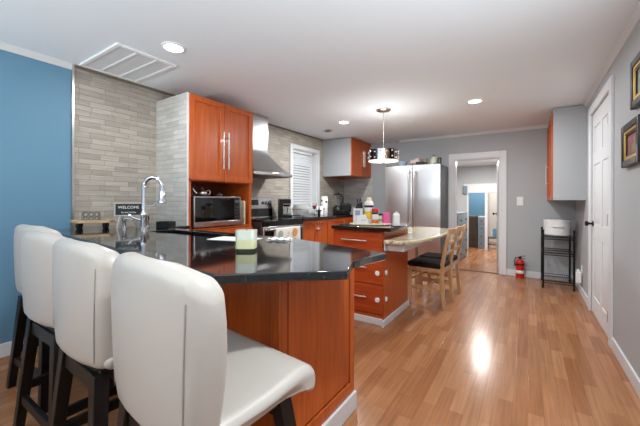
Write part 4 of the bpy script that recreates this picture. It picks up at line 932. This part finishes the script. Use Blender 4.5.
t.part('lid', MB().lathe([(0.0245, 0.085), (0.0245, 0.102), (0.02, 0.106), (0.002, 0.106)], n=22), 'black', label='black lid')
t.part('label', MB().lathe([(0.0242, 0.03), (0.0245, 0.031), (0.0245, 0.05), (0.0242, 0.051)], n=22), 'green', label='green label')
single('pink_box', 'bright pink small box at the right end of the tray', 'box', P2(386.0, -0.005, TZ), lambda m: m.box(-0.032, 0.032, -0.02, 0.02, 0, 0.115), 'pink', rz=YAW, bevel=0.002)
t = Thing('milk_carton', 'small white gable-top carton on a dark coaster right of the tray', 'carton', (-1.055, 2.93, IT), rz=YAW, local=True)
t.part('coaster', MB().box(-0.04, 0.04, -0.035, 0.035, 0, 0.007), mat('dark_red_wood', (80, 30, 24), 0.4))
t.part('carton', MB().box(-0.03, 0.03, -0.026, 0.026, 0.007, 0.105), 'plastic', bevel=0.003)
t.part('gable', MB().add([(-0.03, -0.026, 0.105), (0.03, -0.026, 0.105), (0.03, 0.026, 0.105), (-0.03, 0.026, 0.105), (-0.02, -0.003, 0.13), (0.02, -0.003, 0.13), (0.02, 0.003, 0.13), (-0.02, 0.003, 0.13)], [(4, 5, 6, 7), (0, 1, 5, 4), (1, 2, 6, 5), (2, 3, 7, 6), (3, 0, 4, 7)]).lathe([(0.008, 0.13), (0.008, 0.142), (0.002, 0.143)], n=12), 'plastic')

# ================================================================== OAK CHAIRS (face -X)
def oak_chair(label):
    t = Thing('dining_chair', label, 'chair', (0, 0, 0), local=True, group='oak chairs at the granite table')
    sw, sd, sh = 0.36, 0.38, 0.45      # built facing -X; back posts at +X
    bx, fx = 0.19, -0.19
    for s in (-1, 1):
        y = s * (sw / 2 - 0.018)
        pts = [(bx + 0.012, y, 0), (bx - 0.015, y, 0.3), (bx - 0.012, y, 0.45), (bx + 0.02, y, 0.65), (bx + 0.075, y, 0.86)]
        mb = MB()
        pr = [(x - 0.019, z) for x, _, z in pts] + [(x + 0.019, z) for x, _, z in reversed(pts)]
        mb.extrude(pr, 'Y', y - 0.014, y + 0.014); t.part('leg', mb, 'oakchair', bevel=0.004)
        t.part('leg', MB().box(fx, fx + 0.036, y - 0.016, y + 0.016, 0, 0.40), 'oakchair', bevel=0.004)
        t.part('stretcher', MB().box(fx + 0.03, bx - 0.02, y - 0.009, y + 0.009, 0.185, 0.215), 'oakchair', bevel=0.003)
    t.part('seat_frame', MB().box(fx + 0.004, bx + 0.0, -sw / 2 + 0.012, sw / 2 - 0.012, 0.375, 0.425), 'oakchair', bevel=0.004)
    t.part('seat', MB().pillow(sd + 0.01, sw + 0.01, 0.055, 0.04, 0.022, lambda u, v, n: (u - 0.012, v, 0.448 + n)), 'fabric_black', label='black padded seat')
    t.part('stretcher', MB().box(fx + 0.01, fx + 0.026, -sw / 2 + 0.03, sw / 2 - 0.03, 0.26, 0.29), 'oakchair', bevel=0.003)
    t.part('stretcher', MB().box(-0.01, 0.008, -sw / 2 + 0.03, sw / 2 - 0.03, 0.19, 0.21), 'oakchair', bevel=0.003)
    for z0, z1, dx in ((0.795, 0.85, 0.06), (0.68, 0.715, 0.028), (0.57, 0.605, 0.008)):
        n = 8; pr = []
        for k in range(n + 1):
            u = k / n; y = -sw / 2 + 0.03 + (sw - 0.06) * u; pr.append((bx + dx + 0.016 * math.sin(PI * u) - 0.007, y))
        pr2 = pr + [(x + 0.016, y) for x, y in reversed(pr)]
        t.part('back_slat', MB().extrude(pr2, 'Z', z0, z1), 'oakchair', bevel=0.003)
    return t.e
ch = oak_chair('honey oak ladder back chair with black seat nearest the breakfast bar')
ch.location = (-0.935, 3.70, 0); ch.rotation_euler = (0, 0, math.radians(-3))
c2 = copy_tree(ch); c2.location = (-0.93, 4.12, 0); c2['label'] = 'second honey oak ladder back chair, farther one towards the doorway'

# ================================================================== BAR STOOLS (face +Y)
def bar_stool():
    t = Thing('bar_stool', 'x', 'bar stool', (0, 0, 0), local=True, group='white leather bar stools at the black counter')
    W = 0.465; WB = 0.485
    # seat: side profile with rolled waterfall front
    prof = [(-0.165, 0.560), (-0.18, 0.59), (-0.17, 0.622), (-0.10, 0.618), (0.0, 0.620), (0.08, 0.630), (0.150, 0.639), (0.190, 0.632), (0.216, 0.607), (0.220, 0.568), (0.206, 0.543), (0.184, 0.541), (0.162, 0.564), (0.11, 0.572), (0.0, 0.562), (-0.1, 0.558)]
    prof = [(u, v + 0.022) for u, v in prof]
    rows = []
    cy = sum(p[0] for p in prof) / len(prof)
    ne = 5; stations = []
    for q in range(ne + 1):
        a = q * PI / 2 / ne; stations.append((-W / 2 + 0.028 * (1 - math.sin(a)), 0.028 * (1 - math.sin(PI / 2 - a) if False else 1 - math.cos(PI / 2 - a)) ))
    xs = [(-W / 2 + 0.03 * (1 - math.cos(q * PI / 2 / ne)), 0.03 * (1 - math.sin(q * PI / 2 / ne))) for q in range(ne + 1)]
    xs = xs + [(-0.12, 0.0), (0.0, 0.0), (0.12, 0.0)] + [(-x, i) for x, i in reversed(xs)]
    n = len(prof); vs = []
    for x, ins in xs:
        for i in range(n):
            p0, p, p1 = Vector(prof[i - 1]), Vector(prof[i]), Vector(prof[(i + 1) % n])
            tn = (p1 - p0).normalized(); nn = Vector((tn.y, -tn.x))
            if nn.dot(Vector((p.x * 0.15, p.y - 0.619))) < 0: nn = -nn
            q = p - nn * min(ins, 0.026); dip = -0.010 * (1 - (2 * x / W) ** 2) if p.y > 0.622 and p.x < 0.15 else 0
            vs.append((x, q.x, q.y + dip))
    fs = [(i * n + k, i * n + (k + 1) % n, (i + 1) * n + (k + 1) % n, (i + 1) * n + k) for i in range(len(xs) - 1) for k in range(n)]
    fs += [tuple(range(n - 1, -1, -1)), tuple(range((len(xs) - 1) * n, len(xs) * n))]
    o = t.part('seat', MB().add(vs, fs), 'leather', sub=1)
    # back: rounded slab, wings wrapped forwards, leaning back
    H, T = 0.41, 0.075
    def bend(u, v, nrm):                       # u across, v up, nrm thickness (negative = rear)
        u = u * (1 - 0.10 * (0.5 - v / H) ** 2); wrap = 0.05 * (abs(u) / (WB / 2)) ** 2.6
        lean = -0.012 * ((v + H / 2) / H)
        drop = 0.055 * max(0, (abs(u) / (WB / 2) - 0.55) / 0.45) ** 2.5 * max(0, v / H + 0.5) ** 2
        bulge = 0.012 * math.sin(PI * (v / H + 0.5)) if nrm > 0 else -0.006 * math.sin(PI * (v / H + 0.5))
        return (u, -0.182 + lean + wrap + bulge + nrm, 0.588 + H / 2 + v - drop)
    t.part('backrest', MB().pillow(WB, H, T, 0.036, 0.033, bend), 'leather')
    for s in (-1, 1):
        u = s * (WB / 2 - 0.03)
        mb = MB(); mb.tube([bend(u, -H / 2 + 0.03 + (H - 0.085) * k / 14, -T / 2 - 0.0005) for k in range(15)], 0.0022, 6); t.part('seam', mb, 'piping')
    # base frame
    t.part('swivel_plate', MB().box(-0.17, 0.17, -0.17, 0.15, 0.545, 0.578), 'blackwood', bevel=0.004)
    feet = {}
    for sx in (-1, 1):
        for sy in (-1, 1):
            a, b = Vector((sx * 0.155, (0.125 if sy > 0 else -0.165), 0.565)), Vector((sx * 0.235, sy * 0.205, 0.0)); feet[(sx, sy)] = (a, b)
            ex, ey = Vector((1, 0, 0)), Vector((0, 1, 0)); h = 0.021; vs = []
            for p, hh in ((b, 0.019), (a, 0.024)): vs += [p + ex * i * hh + ey * j * hh for i, j in ((-1, -1), (1, -1), (1, 1), (-1, 1))]
            t.part('leg', MB().add(vs, [(3, 2, 1, 0), (4, 5, 6, 7), (0, 1, 5, 4), (1, 2, 6, 5), (2, 3, 7, 6), (3, 0, 4, 7)]), 'blackwood', bevel=0.003)
    def at(k, z): a, b = feet[k]; return b + (a - b) * (z / 0.565)
    for k1, k2, z in (((-1, -1), (1, -1), 0.17), ((-1, 1), (1, 1), 0.13), ((-1, -1), (-1, 1), 0.23), ((1, -1), (1, 1), 0.23)):
        t.part('stretcher', MB().bar(at(k1, z), at(k2, z), 0.022, 0.042), 'blackwood', bevel=0.003)
    for sy in (-1, 1): t.part('rail', MB().bar(at((-1, sy), 0.525), at((1, sy), 0.525), 0.024, 0.06), 'blackwood', bevel=0.003)
    return t.e
st = bar_stool()
spots = [(-0.785, 0.615, -6, 'white leather bar stool nearest the camera, its seat fully in view at the bar end'),
         (-1.345, 0.655, -3, 'second white leather bar stool from the end of the bar'),
         (-1.865, 0.695, 0, 'third white leather bar stool from the bar end, mostly behind the second'),
         (-2.42, 0.80, 3, 'white leather bar stool nearest the blue wall')]
for k, (x, y, a, lab) in enumerate(spots):
    o = st if k == 0 else copy_tree(st)
    o.location = (x, y, 0); o.rotation_euler = (0, 0, math.radians(a)); o['label'] = lab

# ================================================================== RIGHT SIDE
# wall cabinet on the right wall
cy0, cx0, cz0 = 4.75, 0.247, 1.165
t = Thing('wall_cabinet', 'grey-sided wall cabinet with cherry doors high on the right wall', 'cabinet', (0.42, 5.2, cz0))
ze = ZC - 0.008
t.part('carcass', t.mb().box(cx0, XR - 0.001, cy0, YF - 0.005, cz0, ze), 'greypanel', label='pale grey painted box')
for a, b in ((cy0 + 0.002, 5.245), (5.25, YF - 0.01)):
    d = shaker_x(t, 'door', cx0, a, b, cz0, ze - 0.06, out=-1)
    pull(t, d, (cx0 - 0.02, 5.20 if a < 5 else 5.30, 1.5), (0, 0, 1), 0.30, (-1, 0, 0))
# wire rack
rx0, rx1, ry0, ry1 = 0.165, 0.49, 5.18, 5.69
t = Thing('wire_rack', 'black three-tier wire shelf rack in the corner under the wall cabinet', 'shelf', ((rx0 + rx1) / 2, (ry0 + ry1) / 2, 0))
for x in (rx0, rx1):
    for y in (ry0, ry1): t.part('post', t.mb().tube([(x, y, 0), (x, y, 0.76)], 0.0115, 10).lathe([(0.014, 0.755), (0.014, 0.772), (0.004, 0.778)], (x, y, 0), n=12), 'blackmetal')
for z in (0.10, 0.47, 0.68):
    mb = t.mb()
    for zz in (z, z - 0.03): mb.tube([(rx0, ry0, zz), (rx1, ry0, zz)], 0.005, 8); mb.tube([(rx0, ry1, zz), (rx1, ry1, zz)], 0.005, 8); mb.tube([(rx0, ry0, zz), (rx0, ry1, zz)], 0.005, 8); mb.tube([(rx1, ry0, zz), (rx1, ry1, zz)], 0.005, 8)
    for k in range(1, 14): x = rx0 + (rx1 - rx0) * k / 14; mb.tube([(x, ry0, z + 0.004), (x, ry1, z + 0.004)], 0.0025, 6)
    for k in range(9):
        x = rx0 + (rx1 - rx0) * (k + 0.5) / 9; mb.tube([(x - 0.015, ry0, z), (x, ry0, z - 0.03), (x + 0.015, ry0, z)], 0.0025, 6)
    t.part('shelf', mb, 'blackmetal')
t = Thing('stock_pot', 'round white lidded pot on the top shelf of the black wire rack', 'pot', (0.3275, 5.435, 0.6875), local=True)
t.part('body', MB().lathe([(0.135, 0), (0.148, 0.012), (0.153, 0.185), (0.155, 0.19), (0.155, 0.196), (0.002, 0.197)], n=40), 'ceramic')
t.part('lid', MB().lathe([(0.156, 0.197), (0.156, 0.205), (0.14, 0.212), (0.05, 0.216), (0.002, 0.217)], n=40), 'ceramic')
t.part('handle', MB().tube([(-0.06, -0.137, 0.118), (-0.05, -0.16, 0.125), (0.05, -0.16, 0.125), (0.06, -0.137, 0.118)], 0.007, 8), 'ceramic')
# fire extinguisher
t = Thing('fire_extinguisher', 'red fire extinguisher standing on the floor right of the doorway', 'fire extinguisher', (-0.105, 5.655, 0), local=True)
t.part('cylinder', MB().lathe([(0.05, 0), (0.055, 0.006), (0.055, 0.235), (0.045, 0.265), (0.022, 0.28), (0.018, 0.285)], n=28), 'red')
t.part('label', MB().lathe([(0.0552, 0.07), (0.0556, 0.071), (0.0556, 0.115), (0.0552, 0.116)], n=28), 'label', label='pale label band')
t.part('label', MB().lathe([(0.0552, 0.19), (0.0556, 0.191), (0.0556, 0.215), (0.0552, 0.216)], n=28), 'black', label='dark label band')
t.part('valve', MB().lathe([(0.018, 0.284), (0.02, 0.29), (0.02, 0.315), (0.004, 0.32)], n=16), 'black')
t.part('lever', MB().bar((-0.01, 0, 0.318), (0.07, 0, 0.335), 0.018, 0.006).bar((-0.01, 0, 0.3), (0.065, 0, 0.29), 0.018, 0.006), 'black', bevel=0.002)
t.part('hose', MB().tube([(-0.02, 0, 0.305), (-0.055, -0.01, 0.30), (-0.068, -0.015, 0.26), (-0.064, -0.015, 0.17)], [0.007, 0.007, 0.007, 0.009], 8), 'black')
# switch, outlet
t = Thing('light_switch', 'white double light switch plate on the grey wall right of the doorway', 'light switch', (-0.108, YF, 1.155))
t.part('plate', t.mb().box(-0.15, -0.066, YF - 0.007, YF, 1.09, 1.22), 'plastic', bevel=0.003)
for x in (-0.128, -0.088): t.part('rocker', t.mb().box(x - 0.011, x + 0.011, YF - 0.012, YF - 0.006, 1.125, 1.185), 'plastic', bevel=0.002)
t = Thing('wall_outlet', 'white wall outlet low on the right wall beside the door', 'outlet', (XR, 5.05, 0.30))
t.part('plate', t.mb().box(XR - 0.007, XR, 5.01, 5.09, 0.24, 0.36), 'plastic', bevel=0.003)
for z in (0.325,): t.part('socket', t.mb().box(XR - 0.009, XR - 0.006, 5.032, 5.068, z - 0.014, z + 0.014), 'label')
t = Thing('air_freshener', 'white plug-in air freshener in the wall outlet by the door', 'air freshener', (XR - 0.0075, 5.05, 0.26))
t.part('body', t.mb().box(XR - 0.06, XR - 0.0075, 5.0, 5.10, 0.14, 0.285), 'plastic', bevel=0.012, seg=3)
t.part('cap', t.mb().box(XR - 0.05, XR - 0.02, 5.02, 5.08, 0.285, 0.305), 'plastic', bevel=0.005)
# framed pictures on the right wall
M['gold'] = mat('gold_frame', (196, 158, 72), 0.35, metal=0.7); M['frameblack'] = mat('black_frame', (24, 20, 18), 0.35)
def painting(name, seed, cols):
    m = mat(name, (90, 80, 60), 0.6); nt = m.node_tree; n = nt.nodes; b = n['Principled BSDF']
    tc_ = n.new('ShaderNodeTexCoord'); no = n.new('ShaderNodeTexNoise'); no.inputs['Scale'].default_value = 14; no.inputs['Detail'].default_value = 5; no.noise_dimensions = '4D'; no.inputs['W'].default_value = seed
    nt.links.new(tc_.outputs['Object'], no.inputs['Vector'])
    nt.links.new(ramp(nt, no.outputs['Fac'], [(0.2 + 0.6 * k / (len(cols) - 1), srgb(*c)) for k, c in enumerate(cols)]), b.inputs['Base Color'])
    return m
p1 = painting('landscape_paint', 3.1, [(70, 66, 56), (110, 112, 96), (150, 150, 140), (96, 110, 84), (60, 62, 58)])
p2 = painting('floral_paint', 8.4, [(40, 48, 34), (84, 100, 62), (150, 60, 66), (120, 128, 100), (66, 52, 60)])
def picture(label, y0, y1, z0, z1, pm):
    t = Thing('framed_picture', label, 'picture', (XR, (y0 + y1) / 2, z0))
    x1, w = XR - 0.001, 0.035
    def ring(a, b, ins, wd):
        mb = t.mb(); p, q, r, s = y0 + ins, y1 - ins, z0 + ins, z1 - ins
        mb.box(a, b, p, p + wd, r, s); mb.box(a, b, q - wd, q, r, s); mb.box(a, b, p + wd, q - wd, r, r + wd); mb.box(a, b, p + wd, q - wd, s - wd, s); return mb
    t.part('frame', ring(XR - 0.03, x1, 0, 0.045), 'frameblack', bevel=0.006, label='black outer frame')
    t.part('gold_liner', ring(XR - 0.024, x1, 0.045, 0.018), 'gold', bevel=0.003, label='gold liner')
    t.part('inner_frame', ring(XR - 0.018, x1, 0.063, 0.012), 'frameblack')
    t.part('canvas', t.mb().box(XR - 0.010, x1, y0 + 0.075, y1 - 0.075, z0 + 0.075, z1 - 0.075), pm, label='painted canvas')
picture('small floral picture in black and gold frame nearest the white door', 2.53, 2.935, 1.372, 1.65, p2)
picture('larger landscape picture in black and gold frame, higher and nearer the camera', 2.29, 2.71, 1.712, 2.005, p1)

# ================================================================== SEEN THROUGH THE DOORWAY
M['slate'] = mat('slate_blue_paint', (116, 130, 140), 0.45)
t = Thing('chest_of_drawers', 'slate blue chest of drawers along the left wall past the doorway', 'chest of drawers', (-1.33, 6.75, 0))
dx = -1.075
t.part('case', t.mb().box(-1.58, dx - 0.018, 6.16, 7.32, 0.0, 0.905), 'slate', bevel=0.003)
t.part('top', t.mb().box(-1.59, dx, 6.15, 7.33, 0.905, 0.93), 'slate', bevel=0.004)
for r_ in range(4):
    for a, b in ((6.175, 6.735), (6.745, 7.305)):
        d = t.part('drawer', t.mb().box(dx - 0.018, dx, a, b, 0.06 + r_ * 0.21, 0.06 + r_ * 0.21 + 0.2), 'slate', bevel=0.004)
        t.part('knob', t.mb().lathe([(0.008, 0), (0.008, 0.015), (0.018, 0.022), (0.016, 0.03), (0.002, 0.032)], (dx, (a + b) / 2, 0.16 + r_ * 0.21), axis='X', n=14), 'blackmetal', under=d)
t = Thing('door_leaf', 'white door standing open into the hall at the doorway right side', 'door', (-0.40, YF + 0.13, 0), rz=math.radians(97), local=True)
t.part('leaf', MB().box(0, 0.64, -0.035, 0.0, 0.006, 1.83), 'white', bevel=0.003)
for z0, z1 in ((0.2, 0.85), (1.0, 1.65)): t.part('panel', MB().box(0.12, 0.52, 0.0, 0.006, z0, z1), 'white', bevel=0.005)
t.part('knob', MB().lathe([(0.026, 0), (0.026, 0.006), (0.01, 0.01), (0.01, 0.035), (0.026, 0.05), (0.02, 0.065), (0.002, 0.067)], (0.58, 0.0, 0.93), axis='Y', n=18), 'blackmetal', label='black door knob')
for zz in (0.22, 0.95, 1.7): t.part('hinge', MB().box(-0.012, 0.01, -0.02, 0.008, zz - 0.04, zz + 0.04), 'nickel')
single('hanging_towel', 'slate blue towel hanging on the wall above the chest in the hall', 'towel', (-1.285, HALL_Y - 0.021, 1.33), lambda m: m.pillow(0.10, 0.2, 0.03, 0.02, 0.012, lambda u, v, n: (u, -0.015 + n, v + 0.1)), 'slate')
M['walnut'] = wood('dark_walnut', (50, 38, 30), (68, 54, 44), (84, 68, 54))
t = Thing('dresser', 'dark brown dresser against the blue wall beyond the hall', 'dresser', (-1.22, 8.98, 0))
t.part('case', t.mb().box(-1.5, -1.06, 8.75, 9.25, 0.0, 0.78), 'walnut', bevel=0.004)
for k in range(3): t.part('drawer', t.mb().box(-1.48, -1.08, 8.735, 8.75, 0.06 + k * 0.235, 0.06 + k * 0.235 + 0.22), 'walnut', bevel=0.003)
t = Thing('storage_chest', 'grey plastic drawer tower between the dark dresser and the white post', 'drawer tower', (-0.98, 8.9, 0))
t.part('case', t.mb().box(-1.045, -0.885, 8.72, 9.1, 0, 0.78), 'greypanel', bevel=0.004)
for k in range(4):
    d = t.part('drawer', t.mb().box(-1.04, -0.89, 8.705, 8.72, 0.03 + k * 0.185, 0.03 + k * 0.185 + 0.17), 'slate', bevel=0.003)
    t.part('knob', t.mb().lathe([(0.008, 0), (0.014, -0.018), (0.002, -0.022)], (-0.965, 8.705, 0.115 + k * 0.185), axis='Y', n=10), 'blackmetal', under=d)
t = Thing('shoe_bench', 'low dark bench with a shelf seen through the far opening past the hall', 'bench', (-0.66, 8.85, 0))
t.part('top', t.mb().box(-0.86, -0.46, 8.72, 8.98, 0.25, 0.28), 'walnut', bevel=0.003)
t.part('shelf', t.mb().box(-0.84, -0.48, 8.73, 8.97, 0.09, 0.11), 'walnut')
for x in (-0.86, -0.49):
    for y in (8.72, 8.95): t.part('leg', t.mb().box(x, x + 0.03, y, y + 0.03, 0, 0.25), 'walnut')
single('blue_box', 'small blue box standing on the low dark bench beyond the hall', 'box', (-0.66, 8.88, 0.28), lambda m: m.box(-0.075, 0.075, -0.03, 0.03, 0, 0.21), 'blue', bevel=0.004)
